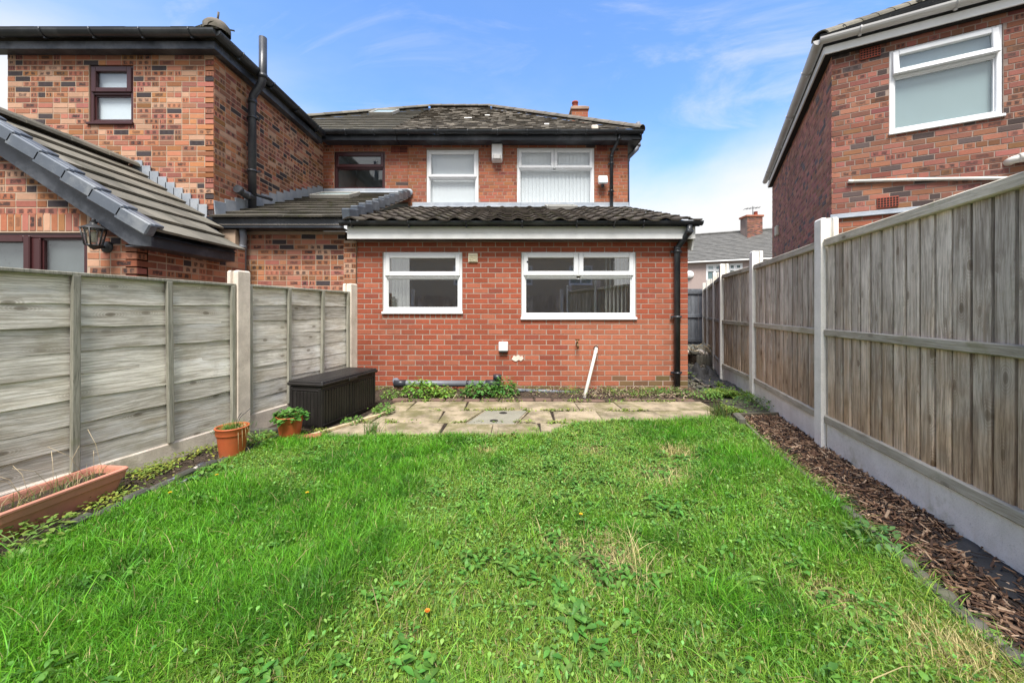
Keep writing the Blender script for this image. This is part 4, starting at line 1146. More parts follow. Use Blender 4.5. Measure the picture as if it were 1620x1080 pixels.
p1 = ke + fu*5.0; p2 = ke - su*6.6; ap1 = ap + fu*3.1; ap2 = ap - su*3.4
cr_ = deck(C, 'hipped_roof', [[ke, p1, ap1, ap], [ke, ap, ap2, p2], [ap, ap1, ap1 - su*3, ap2 - su*.2]], M['tile_dark'])
def hip_side(P0, u, v, length, sgn):
    v = Vector(v); L = v.length
    tile_field(C, cr_, P0, u, v, int(length/.27), 8, .27, L/8, [flat_tile(.268, L/8, .022) for _ in range(4)], M['tile_dark'], stuff='roof_tiling',
               clip=(lambda x, y: x > y/L*1.9) if sgn > 0 else (lambda x, y: x < length - y/L*1.9))
hip_side(ke - Wf.n*-.04 + V(0, 0, .01), fu, -Wf.n*1.9 + V(0, 0, 1.2), 5.0, 1)
hip_side(p2 + V(0, 0, .01), su, -Wd.n*1.9 + V(0, 0, 1.2), 6.6, -1)
ridge_run(cr_, ke + V(0, 0, .03), ap + V(0, 0, .05), 8, .11, M['tile_gable'], 'hip_tile')
downpipe(C, [Wf.P(.194, -.03, 2.866), Wf.P(.9, -.03, 2.775), Wf.P(1.66, -.03, 2.66), Wf.P(2.3, -.03, 2.57)], .020, M['pipe_white'], name='waste_pipe', collars=[0, 2])
downpipe(C, [Wf.P(1.62, .01, 2.86), Wf.P(1.64, -.05, 2.87), Wf.P(1.70, -.07, 2.88), Wf.P(2.2, -.08, 2.90)], .045, M['pipe_white'], name='insulated_pipe', collars=[2])
air_brick(C, Wf.P(.395, -.006, 4.56), fu, Wf.n, .21, .14); air_brick(C, Wf.P(.57, -.006, 2.535), fu, Wf.n, .21, .14)
mb = MB(); mb.bevbox(Wd.P(6.2-4.98, -.04, 3.16), (.09, .04, .13), .02, (Wd.u, Wd.inn, Z)); mb.build('alarm_box', M['cream'], C.root)
mb = MB(); mb.box(CC + fu*1.7 - su*3.1 + V(0, 0, 2.3), (1.55, 2.95, 2.3), (fu, su, Z)); mb.build('house_core', M['mortar_dark'], C.root)
C.finish()

# ================================================================== TERRACE ACROSS THE STREET
D = House('terraced_house', (14, 25.5, 0), 'distant pink pebbledashed terrace house with two white windows and brick chimney')
tu = V(3.55, -1.6, 0).normalized(); DU = 3.894
Wt = Wall((12.25, 26, 0), tu)
tw = [(.292*DU, .563*DU, 3.03, 4.30), (.63*DU, .844*DU, 3.10, 4.28), (-.75*DU, -.45*DU, 3.03, 4.3)]
mb = MB(); xs = sorted({-6.0, 9.0, *[o[0] for o in tw], *[o[1] for o in tw]})
for a, b in zip(xs, xs[1:]):
    z = -.05
    for o in sorted(tw, key=lambda q: q[2]):
        if o[0] < (a+b)/2 < o[1]:
            Wt.box(mb, a, b, 0, .2, z, o[2]); z = o[3]
    Wt.box(mb, a, b, 0, .2, z, 4.6)
mb.build('wall', M['render_pink'], D.root)
for o in tw: make_window(D, Wt, *o, [(0, .5, .68, 1, 'sash'), (.5, 1, .68, 1, 'sash'), (0, .5, 0, .68, 'fixed'), (.5, 1, 0, .68, 'fixed')], M['upvc'], M['glass'], fw=.10, mull=.10, backing=M['frosted'])
rp = Wt.P(-6.2, -.3, 4.52); rl = Wt.inn*3.3 + V(0, 0, 2.35)
dr = deck(D, 'roof', [[rp, rp + Wt.u*15.4, rp + Wt.u*15.4 + rl, rp + rl], [rp + rl, rp + Wt.u*15.4 + rl, rp + Wt.u*15.4 + Wt.inn*6.8, rp + Wt.inn*6.8]], M['tile_far'])
tile_field(D, dr, rp + V(0, 0, .02), Wt.u, rl, 51, 20, .30, rl.length/20, [flat_tile(.296, rl.length/20, .03) for _ in range(5)], M['tile_far'], stuff='roof_tiling', jit=.012, stagger=True)
ridge_run(dr, rp + rl + V(0, 0, .05), rp + rl + Wt.u*15.4 + V(0, 0, .05), 30, .12, M['tile_far'])
mb = MB(); Wt.box(mb, -6.2, 9.2, -.32, -.28, 4.42, 4.52); mb.build('fascia', M['fascia_white'], D.root)
cb = at(1194.5, 385, 26.3)
cw_ = make_wall(D, 'chimney', cb - V(.55, 0, 0) - V(0, 0, cb.z), X, 1.08, 5.5, 7.75, 'dark', 'mortar_dark', thick=.8)
mb = MB(); mb.bevbox((cb.x-.01, cb.y+.4, 7.81), (.62, .46, .07), .02)
mb.build('chimney_cap', M['brick_plain'] if 'brick_plain' in M else M['vent_terra'], cw_.part)
mb = MB(); mb.lathe((cb.x+.3, cb.y+.4, 7.88), [(.14, 0), (.12, .3), (.14, .32), (.1, .32)], 14); mb.build('chimney_pot', M['vent_terra'], cw_.part)
mb = MB(); mb.tube([(cb.x+.1, cb.y+.4, 7.85), (cb.x+.1, cb.y+.4, 8.6)], .025, 6); mb.tube([(cb.x-.5, cb.y+.4, 8.4), (cb.x+.6, cb.y+.4, 8.5)], .018, 6)
for k in range(5): mb.tube([(cb.x-.4+.22*k, cb.y+.1, 8.42+.02*k), (cb.x-.4+.22*k, cb.y+.7, 8.42+.02*k)], .012, 5)
mb.build('aerial', M['metal_dark'], cw_.part)
mb = MB(); mb.lathe(at(1091, 434, 25.9), [(0, .12), (.2, .1), (.28, 0)], 16, (-.3, -1, .2)); mb.build('satellite_dish', M['alarm'], D.root)
D.finish(0)
# ================================================================== RIGHT FENCE (concrete posts, closeboard bays)
FP = [V(1.64, -.22, 0), V(2.08, 1.40, 0), V(2.507, 2.976, 0), V(3.01, 4.60, 0), V(3.316, 5.84, 0), V(3.88, 7.09, 0), V(4.55, 8.6, 0), V(5.06, 9.78, 0)]
RF = thing('timber_fence', FP[2], 'tall weathered grey closeboard fence with concrete posts beside the bark bed', 'fence')
def h_post(root, P, d, h, w=.052, dp=.058, mat='conc_right', name='concrete_post'):
    """slotted concrete post; d = fence direction"""
    n = V(d.y, -d.x, 0); g = .022
    prof = [(-w, -dp), (w, -dp), (w, -.026), (w-g, -.022), (w-g, .022), (w, .026), (w, dp), (-w, dp), (-w, .026), (-w+g, .022), (-w+g, -.022), (-w, -.026)]
    mb = MB(); vs = []
    for z, k in ((-.1, 1), (h-.012, 1), (h, .86)):
        for a, b in prof: vs.append(Vector(P) + d*a*k + n*b*k + V(0, 0, z))
    m = len(prof); fs = []
    for L in (0, 1):
        for i in range(m): fs.append((L*m+i, L*m+(i+1) % m, (L+1)*m+(i+1) % m, (L+1)*m+i))
    fs.append(tuple(2*m+i for i in range(m)))
    mb.add(vs, fs); return mb.build(name, M[mat], root)
bcache = []
for _ in range(10):
    mb = MB(); w = .0458; h = .68
    j = [random.uniform(-.002, .002) for _ in range(8)]; k_ = random.uniform(-.004, .004)
    mb.prism([V(-w+j[0], .002, -h), V(w+j[1], .002, -h), V(w+j[2], -.012+j[5], -h), V(w-.006, -.0165+j[4], -h), V(-w+.006, -.020, -h), V(-w+j[3], -.0155, -h)], (k_, 0, 2*h))
    me = mb.mesh('board'); me.materials.append(M['wood_right']); bcache.append(me)
def rail(root, P, Q, z0, z1, t, nrm, off, name, mat='wood_rail', bev=.006):
    P, Q = Vector(P), Vector(Q); d = (Q-P).normalized(); L = (Q-P).length
    c = (P+Q)/2 + nrm*off + V(0, 0, (z0+z1)/2)
    Mx = Matrix((d, -nrm, Z)).transposed().to_4x4(); Mx.translation = c
    mb = MB(); mb.bevbox(c, (L/2, t, (z1-z0)/2), bev, (d, -nrm, Z)); return mb.build(name, M[mat], root, M=Mx)
def closeboard(root, P, Q, first=True, face=None):
    P, Q = Vector(P), Vector(Q); d = (Q-P).normalized(); L = (Q-P).length
    n = V(-d.y, d.x, 0)                      # towards the garden
    if face is not None: n = n*face
    a, b = P + d*.055, Q - d*.055
    rail(root, a, b, -.08, .225, .024, n, 0, 'gravel_board', 'conc_right', .008)
    rail(root, a, b, .225, .285, .024, n, .018, 'bottom_rail')
    rail(root, a, b, .905, .960, .022, n, .022, 'middle_rail')
    rail(root, a, b, 1.605, 1.665, .030, n, .016, 'top_rail')
    mbk = MB(); ck = (a+b)/2 + V(0, 0, .945) - n*.014; mbk.box(ck, ((L-.11)/2, .004, .67), (d, -n, Z))  # dark sheet added behind the boards as the shade in their gaps
    Mk = Matrix((d, -n, Z)).transposed().to_4x4(); Mk.translation = ck; mbk.build('gap_shade_sheet', M['wood_gap_shade'], root, M=Mk)
    k = max(3, round((L-.11)/.104)); w = (L-.11)/k
    for i in range(k):
        c = a + d*((i+.5)*w) + n*(.002+random.uniform(-.002, .002)) + V(0, 0, .945 + random.uniform(-.004, .004))
        Mx = Matrix((d, -n, Z)).transposed().to_4x4()
        Mx = Matrix.Translation(c) @ Matrix.Rotation(random.gauss(0, .0035), 4, n) @ Mx @ Matrix.Diagonal((w/.104*random.uniform(.97, 1.03), 1, 1, 1))
        put(bpy.data.objects.new('board', random.choice(bcache)), Mx, root)
for i, P in enumerate(FP):
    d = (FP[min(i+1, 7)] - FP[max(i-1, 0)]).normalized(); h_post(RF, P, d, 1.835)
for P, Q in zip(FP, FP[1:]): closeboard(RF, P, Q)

# gate at the end of the side path
GT = thing('garden_gate', (3.8, 10, 0), 'dark grey boarded gate with three rails closing the side path', 'gate')
for i in range(26):
    x = 2.5 + i*.1; mb = MB(); c = V(x+.05, 10.0+random.uniform(-.003, .003), .95); mb.bevbox(c, (.0475, .009, .745), .004); mb.build('board', M['wood_gate'], GT)
for z in (.32, .97, 1.60): rail(GT, (2.5, 10, 0), (5.1, 10, 0), z-.045, z+.045, .016, V(0, -1, 0), .026, 'rail', 'wood_gate')

# ================================================================== LEFT FENCE (waney lap panels, concrete posts)
LD = V(.27, 1, 0).normalized(); L1 = V(-2.395, 3.27, 0)
LP = [L1 - LD*3.17, L1 - LD*1.585, L1, L1 + LD*1.435]
LN = V(LD.y, -LD.x, 0)                       # towards the garden
LF = thing('panel_fence', L1, 'low weathered lap panel fence of silvery horizontal boards on concrete gravel boards', 'fence')
for i, P in enumerate(LP): h_post(LF, P, LD, (1.44, 1.44, 1.452, 1.44)[i], .055, .062, 'conc_left')
def lap_panel(P, Q, zb, zt, gz):
    P, Q = Vector(P), Vector(Q); d = (Q-P).normalized(); L = (Q-P).length
    a, b = P + d*.058, Q - d*.058; Lp = L-.116; c0 = (a+b)/2
    rail(LF, a, b, -.08, zb-.012, .026, LN, 0, 'gravel_board', 'conc_left', .008)
    rows = 8; H = (zt-zb)/rows; nx = 25
    for r in range(rows):
        z0 = zb + r*H - .022; z1 = zb + (r+1)*H + .004
        ph = random.uniform(0, 9); top, bot, vs = [], [], []
        for i in range(nx):
            x = -Lp/2 + Lp*i/(nx-1)
            w_ = .0045*math.sin(x*3.1+ph) + .003*math.sin(x*8.3+ph*2) + .002*math.sin(x*19+ph*3)
            bow = .004*math.sin(x*2.3+ph*1.7)
            for (zz, dd) in ((z0 + w_, .008+bow), (z0 + w_ + .003, .010+bow), (z1, .002+bow), (z1, -.008+bow), (z0 + w_, .006+bow)):
                vs.append(c0 + d*x + LN*dd + V(0, 0, zz))
        fs = []
        for i in range(nx-1):
            for k in range(5): fs.append((i*5+k, (i+1)*5+k, (i+1)*5+(k+1) % 5, i*5+(k+1) % 5))
        fs += [tuple(range(5))[::-1], tuple((nx-1)*5+k for k in range(5))]
        mb = MB(); mb.add(vs, fs)
        Mx = Matrix((d, -LN, Z)).transposed().to_4x4(); Mx.translation = c0 + V(0, 0, (z0+z1)/2)
        mb.build('lap_board', M['wood_left'], LF, M=Mx)
    for f in (0, 1/3, 2/3, 1):
        c = a + (b-a)*f + d*((.02 if f == 0 else -.02 if f == 1 else random.uniform(-.012, .012))) + LN*.034 + V(0, 0, (zb+zt)/2)
        lean = random.uniform(-.012, .012)
        Mx = Matrix((d, -LN, Z)).transposed().to_4x4(); Mx.translation = c
        ax = ((d + Z*-lean).normalized(), -LN, (Z + d*lean).normalized())
        mb = MB(); mb.bevbox(c, (.019, .014, (zt-zb)/2+.006), .004, ax); mb.build('batten', M['wood_batten'], LF, M=Mx)
    rail(LF, a, b, zt, zt+.022, .034, LN, .012, 'capping_strip', 'wood_batten', .004)
lap_panel(LP[1], LP[2], .142, 1.312, 0)
lap_panel(LP[2], LP[3], .185, 1.318, 0)
lap_panel(LP[0], LP[1], .142, 1.312, 0)

# ================================================================== GROUND SURFACES
def patch(name, poly, z, mat, amp=.0, f=5.0, res=.05, kind='structure', seed=0):
    """a sheet of ground with a gently uneven top, clipped to a polygon"""
    xs = [p[0] for p in poly]; ys = [p[1] for p in poly]
    from mathutils.geometry import delaunay_2d_cdt
    pts = [Vector((p[0], p[1])) for p in poly]; edges = [(i, (i+1) % len(poly)) for i in range(len(poly))]
    gx, gy = np.meshgrid(np.arange(min(xs), max(xs), res), np.arange(min(ys), max(ys), res))
    gx = gx + rng.uniform(-.3, .3, gx.shape)*res; gy = gy + rng.uniform(-.3, .3, gy.shape)*res
    ok = inpoly(gx, gy, poly)
    pts += [Vector((a, b)) for a, b in zip(gx[ok], gy[ok])]
    v, e, fc, *_ = delaunay_2d_cdt(pts, edges, [list(range(len(poly)))], 1, 1e-5)
    vx = np.array([[p.x, p.y] for p in v])
    zz = z + amp*(vnoise(vx[:, 0], vx[:, 1], f, seed) - .5)*2 + amp*.5*(vnoise(vx[:, 0], vx[:, 1], f*3, seed+1)-.5)*2
    me = bpy.data.meshes.new(name); me.from_pydata([(a, b, c) for (a, b), c in zip(vx, zz)], [], [tuple(f_) for f_ in fc])
    me.update()
    me.polygons.foreach_set('use_smooth', np.ones(len(me.polygons), bool)); me.materials.append(mat)
    o = bpy.data.objects.new(name, me); put(o, Matrix.Identity(4)); return props(o, kind=kind)

lawnL = [(-1.93, 3.17), (-2.06, 2.70), (-2.13, 2.30), (-2.17, 1.90), (-2.22, 1.40), (-2.35, .4), (-2.4, -2.5)]
lawnR = [(2.3, -2.5), (1.55, .4), (1.53, 1.10), (1.63, 1.45), (1.72, 1.76), (1.84, 2.20), (1.90, 2.55), (2.02, 2.95), (2.20, 3.50), (2.23, 3.66)]
lawnF = [(2.02, 3.70), (1.5, 3.66), (.95, 3.66), (.60, 3.60), (.42, 3.40), (.30, 3.26), (-.3, 3.22), (-.9, 3.22), (-1.35, 3.20), (-1.6, 3.22)]
LAWN = lawnL + lawnR + lawnF
patch('lawn', LAWN, .0, M['lawn_soil'], .008, 3, .08)
fenceX = lambda y: L1.x + .27*(y - L1.y)
patch('left_bed', [(fenceX(-1.2), -1.2), (-2.37, -1.2), (-2.35, .4)] + [(x, y) for x, y in lawnL[::-1][2:]] + [(-1.6, 3.22), (-1.5, 3.4), (-1.25, 4.45), (fenceX(4.45), 4.45)], .004, M['bed_soil'], .012, 6, .045, seed=3)
rfx = lambda y: 2.507 + .27*(y-2.976) if y < 2.976 else 2.507 + .31*(y-2.976)
RB = [(1.56, .4), (1.55, 1.10), (1.65, 1.45), (1.74, 1.76), (1.86, 2.20), (1.92, 2.55), (2.04, 2.95), (2.22, 3.50), (2.30, 3.80), (rfx(3.84), 3.84), (rfx(2.976), 2.976), (rfx(.4), .4)]
patch('right_bed', RB, .012, M['soil'], .010, 7, .04, seed=5)
PB = [(-1.95, 3.16), (-1.3, 4.56), (2.5, 4.56), (2.5, 3.62), (.6, 3.5), (.3, 3.16)]
patch('patio', PB, .006, M['soil'], .004, 8, .06, seed=6)
patch('wall_bed', [(-1.62, 4.45), (2.52, 4.45), (2.52, 5.23), (-2.2, 5.23), (-2.1, 4.3)], .012, M['bed_soil'], .026, 6, .045, seed=8)
patch('side_path', [(2.30, 3.80), (2.46, 5.3), (2.46, 10.2), (5.2, 10.2), (4.5, 8.5), (3.88, 7.0), (3.3, 5.8), (2.98, 4.6), (2.78, 3.84)], .0, M['ground'], .015, 5, .07, seed=9)

# paving slabs, each its own piece of the patio
PATIO = bpy.data.objects['patio']
def slab(poly, z=.018, t=.04):
    mb = MB(); c = sum((Vector((*p, 0)) for p in poly), V(0, 0, 0))/len(poly)
    dz = [random.uniform(-.006, .006) for _ in poly]
    n = len(poly); b = .008
    up = [Vector((*p, z-.006+d_)) for p, d_ in zip(poly, dz)]; ins = []
    for p, d_ in zip(poly, dz):
        q = Vector((*p, 0)); q = q + (c-q).normalized()*b; ins.append(V(q.x, q.y, z+d_))
    dn = [Vector((*p, z-t)) for p in poly]
    mb.add(dn + up + ins, [(i, (i+1) % n, n+(i+1) % n, n+i) for i in range(n)] + [(n+i, n+(i+1) % n, 2*n+(i+1) % n, 2*n+i) for i in range(n)] + [tuple(2*n+i for i in range(n))])
    mb.build('slab', M['slab'], PATIO)
rows = [(4.06, 4.46, -1.42, 2.26, .62, .25), (3.63, 4.05, -1.52, 2.12, .64, .05), (3.20, 3.62, -1.62, .56, .60, .38)]
MH = [(-.44, 3.57), (.02, 3.57), (.16, 4.03), (-.28, 4.03)]
def jitter(p): return (p[0]+random.uniform(-.016, .016), p[1]+random.uniform(-.009, .009))
for y0, y1, x0, x1, w, ph in rows:
    x = x0; first = True
    while x < x1 - .08:
        b = x + (w*ph + .12 if first else w*random.choice((.75, 1, 1, 1.05))); first = False
        b = min(b, x1); g = .006
        segs = [(x+g, b-g)]
        if y0 > 3.6 and y0 < 3.7:                               # leave room for the cover
            segs = [s_ for s_ in ((x+g, min(b-g, -.40)), (max(x+g, .13), b-g)) if s_[1]-s_[0] > .05]
        for a_, b_ in segs:
            sk = .05 if x < -1.3 else 0
            sl = .075 if (y0 > 3.6 and y0 < 3.7 and b_ == -.40) else 0; sr = .075 if (y0 > 3.6 and y0 < 3.7 and a_ == .13) else 0
            slab([jitter((a_-sk*.5-sr, y0+g)), jitter((b_-sl, y0+g)), jitter((b_+sl, y1-g)), jitter((a_+sk*.5+sr, y1-g))], .018 + random.uniform(-.004, .004))
        x = b
mb = MB(); c = sum((Vector((*p, 0)) for p in MH), V(0, 0, 0))/4
def ring(k, z): return [c + (Vector((*p, 0)) - c)*k + V(0, 0, z) for p in MH]
mb.add(ring(1.09, -.01) + ring(1.09, .021) + ring(1.02, .022) + ring(1.02, .012), [(i+4*L, (i+1) % 4+4*L, (i+1) % 4+4*L+4, i+4*L+4) for L in range(3) for i in range(4)])
mh = thing('manhole_cover', c, 'grey green concrete inspection cover set in the buff patio slabs', 'drain cover')
mb.build('frame', M['slab'], mh)
mb = MB(); mb.add(ring(1.0, -.01) + ring(1.0, .022) + ring(.98, .026), [(i+4*L, (i+1) % 4+4*L, (i+1) % 4+4*L+4, i+4*L+4) for L in range(2) for i in range(4)] + [(8, 9, 10, 11)]); mb.build('cover_plate', M['manhole'], mh)
for yy in (3.66, 3.94):
    mb = MB(); mb.lathe((c.x + (yy-c.y)*.3, yy, .0262), [(0, .001), (.042, .001), (.044, 0)], 14); o = mb.build('finger_hole', M['hole'], mh); 
# brick kerb at the back of the patio
kb = thing('brick_kerb', (.4, 4.50, 0), 'low kerb of bull-nosed bricks between patio slabs and wall bed', 'kerb')
x = -1.45
while x < 2.2:
    L_ = .215; mb = MB(); mb.bevbox((x+L_/2, 4.505+random.uniform(-.012, .012), .004+random.uniform(-.012, .006)), (L_/2-random.uniform(.003, .012), .042, .038), .014); mb.build('kerb_brick', M['kerb'] if 'kerb' in M else M['vent_terra'], kb); x += L_

# edging of the left bed: a row of dark stones; scalloped edging on the right bed
def place_row(root, pts, step, maker):
    pts = [Vector((p[0], p[1], 0)) for p in pts]; acc = 0; i = 0
    while i < len(pts)-1:
        d = pts[i+1]-pts[i]; L = d.length
        while acc < L:
            maker(root, pts[i] + d*(acc/L), d.normalized()); acc += step
        acc -= L; i += 1
le = thing('bed_edging', (-2.13, 2.4, 0), 'row of dark mossy edging stones around the narrow bed with flower pots', 'edging')
def stone(root, p, d):
    mb = MB(); n = V(-d.y, d.x, 0); a = random.uniform(-.12, .12); d2 = d*math.cos(a)+n*math.sin(a)
    mb.bevbox(p + d*.065 + n*random.uniform(-.012, .012) + V(0, 0, .012+random.uniform(-.008, .01)), (.066, .026, .034), .012, (d2, V(-d2.y, d2.x, 0), Z)); mb.build('edging_stone', M['edge_dark'], root)
place_row(le, [(-1.98, 3.19), (-2.10, 2.70), (-2.17, 2.30), (-2.21, 1.90)], .14, stone)
mb = MB(); mb.bevbox((-2.11, 3.26, .045), (.155, .020, .035), .008, (V(1, .18, 0).normalized(), V(-.18, 1, 0).normalized(), Z)); mb.build('edging_stone', M['edge_dark'], le)
re_ = thing('bed_edging', (1.7, 1.6, 0), 'grey scalloped log edging between lawn and bark bed', 'edging')
def log_(root, p, d):
    mb = MB(); h = .055+random.uniform(-.008, .008); mb.lathe(p + d*.03, [(.032, -.06), (.032, h-.012), (.024, h), (0, h+.004)], 10); mb.build('edging_log', M['edge_log'], root)
place_row(re_, [(1.53, .62), (1.525, 1.10), (1.625, 1.45), (1.72, 1.76), (1.83, 2.15)], .062, log_)
te = thing('bed_board', (2.2, 3.5, 0), 'thin mossy boards edging the top corner of the bark bed', 'edging')
for P, Q in (((1.83, 2.16), (2.02, 2.95)), ((2.02, 2.95), (2.24, 3.62)), ((2.26, 3.82), (2.80, 3.86))):
    P, Q = V(*P, 0), V(*Q, 0); d = (Q-P).normalized(); mb = MB(); mb.bevbox((P+Q)/2 + V(0, 0, .02), ((Q-P).length/2, .011, .035), .004, (d, V(-d.y, d.x, 0), Z))
    Mx = Matrix((d, V(-d.y, d.x, 0), Z)).transposed().to_4x4(); Mx.translation = (P+Q)/2; mb.build('board', M['wood_edge'], te, M=Mx)
mb = MB(); mb.bevbox((2.185, 3.58, .05), (.035, .10, .055), .018, (V(.95, -.3, 0), V(.3, .95, 0), V(0, 0, 1))); mb.build('stone_block', M['edge_log'], label='grey mossy stone block at the corner of the bark bed', cat='stone')

# ================================================================== BARK MULCH, FABRIC, DEBRIS
def chips(n, xs, ys, z, lmin, lmax, wmin, wmax, cols, tilt=.35):
    """n flattish slivers; returns verts, quads, colours"""
    L = rng.uniform(lmin, lmax, n)*rng.uniform(.5, 1, n); W_ = rng.uniform(wmin, wmax, n); T = W_*rng.uniform(.15, .45, n)
    a = rng.uniform(0, 2*np.pi, n); p = rng.normal(0, tilt, n); r = rng.normal(0, .5, n)
    d = np.stack([np.cos(a)*np.cos(p), np.sin(a)*np.cos(p), np.sin(p)], 1)
    s0 = np.stack([-np.sin(a), np.cos(a), np.zeros(n)], 1); u0 = np.cross(d, s0)
    s = s0*np.cos(r)[:, None] + u0*np.sin(r)[:, None]; u = np.cross(d, s)
    c = np.stack([xs, ys, z], 1); v = np.zeros((n, 8, 3)); k = 0
    for i in (-1, 1):
        for j in (-1, 1):
            for m in (-1, 1):
                tp_ = rng.uniform(.35, 1.0, n)
                v[:, k] = c + d*(i*L/2)[:, None] + s*(j*W_/2*tp_)[:, None] + u*(m*T/2)[:, None]; k += 1
    q = np.array([(0,1,3,2), (4,6,7,5), (0,4,5,1), (2,3,7,6), (0,2,6,4), (1,5,7,3)])
    q = (q[None] + np.arange(n)[:, None, None]*8).reshape(-1, 4)
    ci = rng.integers(0, len(cols), n); C_ = np.array(cols)[ci]*rng.uniform(.7, 1.25, (n, 1))
    return v.reshape(-1, 3), q, np.repeat(C_, 8, 0)
def stuff_obj(name, me, mat, label=None):
    me.materials.append(mat); o = bpy.data.objects.new(name, me); put(o, Matrix.Identity(4)); return props(o, label=label, kind='stuff')
def scatter(poly, n, dens=None):
    xs = [p[0] for p in poly]; ys = [p[1] for p in poly]; ox, oy = [], []; tot = 0
    while tot < n:
        x = rng.uniform(min(xs), max(xs), n*2); y = rng.uniform(min(ys), max(ys), n*2); k = inpoly(x, y, poly)
        if dens is not None: k &= rng.random(n*2) < dens(x, y)
        ox.append(x[k]); oy.append(y[k]); tot += k.sum()
    return np.concatenate(ox)[:n], np.concatenate(oy)[:n]
FAB1 = [G(1490, 868), G(1540, 850), G(1620, 905), G(1720, 960), G(1700, 1010), G(1590, 950), G(1545, 905)]
FAB1 = [(p.x, p.y) for p in FAB1]
RBi = [(x+.03*(1 if i < 9 else -1), y) for i, (x, y) in enumerate(RB)]
def mulch_d(x, y):
    k = np.where(inpoly(x, y, FAB1), .16, 1.0); return k*np.where(y < 1.0, .6, 1)
x, y = scatter(RBi, 6600, mulch_d)
MC = [(.125, .068, .040), (.065, .038, .026), (.20, .115, .068), (.032, .023, .019), (.25, .155, .095), (.10, .053, .032), (.36, .25, .165), (.04, .028, .022)]
v, q, c = chips(len(x), x, y, .014 + rng.uniform(0, .024, len(x)), .025, .095, .0045, .0135, MC)
stuff_obj('bark_mulch', fast_mesh('bark_mulch', v, quads=q, vcol=c), M['attr'], 'brown bark chippings')
fa = patch('weed_fabric', FAB1, .022, M['fabric'], .007, 9, .025, None, 12)
props(fa, 'black weed fabric showing bare among the bark chips near the fence', 'weed fabric'); del_k = fa.pop('kind', None)
# dead leaves and straw on the wall bed, soil crumbs on the left bed
bedL = [(fenceX(.6)+.05, .6), (-2.36, .6), (-2.22, 1.9), (-2.17, 2.3), (-2.10, 2.7), (-2.0, 3.15), (-1.6, 3.3), (-1.72, 3.4), (fenceX(3.3)+.05, 3.3)]
bedW = [(-1.5, 4.56), (2.4, 4.56), (2.4, 5.16), (-1.9, 5.16)]
x, y = scatter(bedW, 900, lambda x, y: np.where(x > .9, 1, .35))
v, q, c = chips(len(x), x, y, .03 + rng.uniform(0, .03, len(x)), .03, .09, .004, .016, [(.20, .14, .09), (.30, .23, .15), (.10, .07, .05), (.16, .10, .065), (.36, .29, .20)], .4)
x2, y2 = scatter(bedL, 1300)
v2, q2, c2 = chips(len(x2), x2, y2, .008 + rng.uniform(0, .012, len(x2)), .012, .04, .006, .014, [(.06, .045, .034), (.10, .075, .05), (.15, .11, .08), (.04, .03, .025)], .4)
pth = [(2.5, 5.0), (2.55, 9.5), (4.6, 9.5), (3.75, 7.0), (3.2, 5.8), (2.95, 4.8)]
x3, y3 = scatter(pth, 700)
v3, q3, c3 = chips(len(x3), x3, y3, .02 + rng.uniform(0, .05, len(x3)), .04, .14, .01, .04, [(.05, .05, .05), (.10, .09, .075), (.16, .13, .10), (.03, .03, .032), (.2, .18, .15)], .4)
vv = np.concatenate([v, v2, v3]); qq = np.concatenate([q, q2+len(v), q3+len(v)+len(v2)]); cc = np.concatenate([c, c2, c3])
stuff_obj('plant_litter', fast_mesh('plant_litter', vv, quads=qq, vcol=cc), M['attr'], 'dead leaves and crumbs of soil')

# ================================================================== GRASS
def lawn_h(x, y):
    h = .038 + .036*vnoise(x, y, 2.1, 1)**1.5 + .026*vnoise(x, y, 7, 2)
    near = np.clip((1.9-y)/.8, 0, 1); h = h*(1 + .35*near*vnoise(x, y, 1.7, 5))
    h = h*(1.12-.45*weedy(x, y))
    edge = np.clip((x-1.25)/.45, 0, 1); h = h*(1+.35*edge)
    for (px, py, r) in ((.43, 1.63, .17), (1.0, 2.47, .17), (1.25, 2.85, .16), (1.22, 1.42, .10), (-.2, 2.1, .08)):
        h = h*(1 - .66*np.exp(-((x-px)**2+(y-py)**2)/r**2))
    return h
BARE = ((.43, 1.63, .14), (1.0, 2.47, .15), (1.25, 2.85, .13), (1.22, 1.42, .09), (1.40, 1.15, .14), (.20, 1.75, .06), (-.35, 1.25, .03), (.62, 2.9, .10), (-.2, 2.9, .07))
def blades(x, y, h, w, C_, lean):
    n = len(x); a = rng.uniform(0, 2*np.pi, n); b = a + rng.normal(0, .6, n) + np.pi/2
    d = np.stack([np.cos(a), np.sin(a)], 1); s = np.stack([np.cos(b), np.sin(b)], 1)
    z0 = np.zeros(n); P = np.stack([x, y], 1); v = np.zeros((n, 7, 3))
    for k, (t, ww) in enumerate(((0, 1), (.4, .9), (.75, .62))):
        off = (lean*h*(t**1.8))[:, None]*d; zz = h*(t - .38*lean*t*t)
        for j, sg in enumerate((-1, 1)):
            v[:, 2*k+j, :2] = P + off + s*(sg*w*ww/2)[:, None]; v[:, 2*k+j, 2] = zz - .004*(t == 0)
    v[:, 6, :2] = P + (lean*h*1.05)[:, None]*d; v[:, 6, 2] = h*(1-.42*lean)
    q = np.array([(0, 1, 3, 2), (2, 3, 5, 4)]); t_ = np.array([(4, 5, 6)])
    q = (q[None] + np.arange(n)[:, None, None]*7).reshape(-1, 4); t_ = (t_[None] + np.arange(n)[:, None, None]*7).reshape(-1, 3)
    return v.reshape(-1, 3), q, t_, np.repeat(C_, 7, 0)
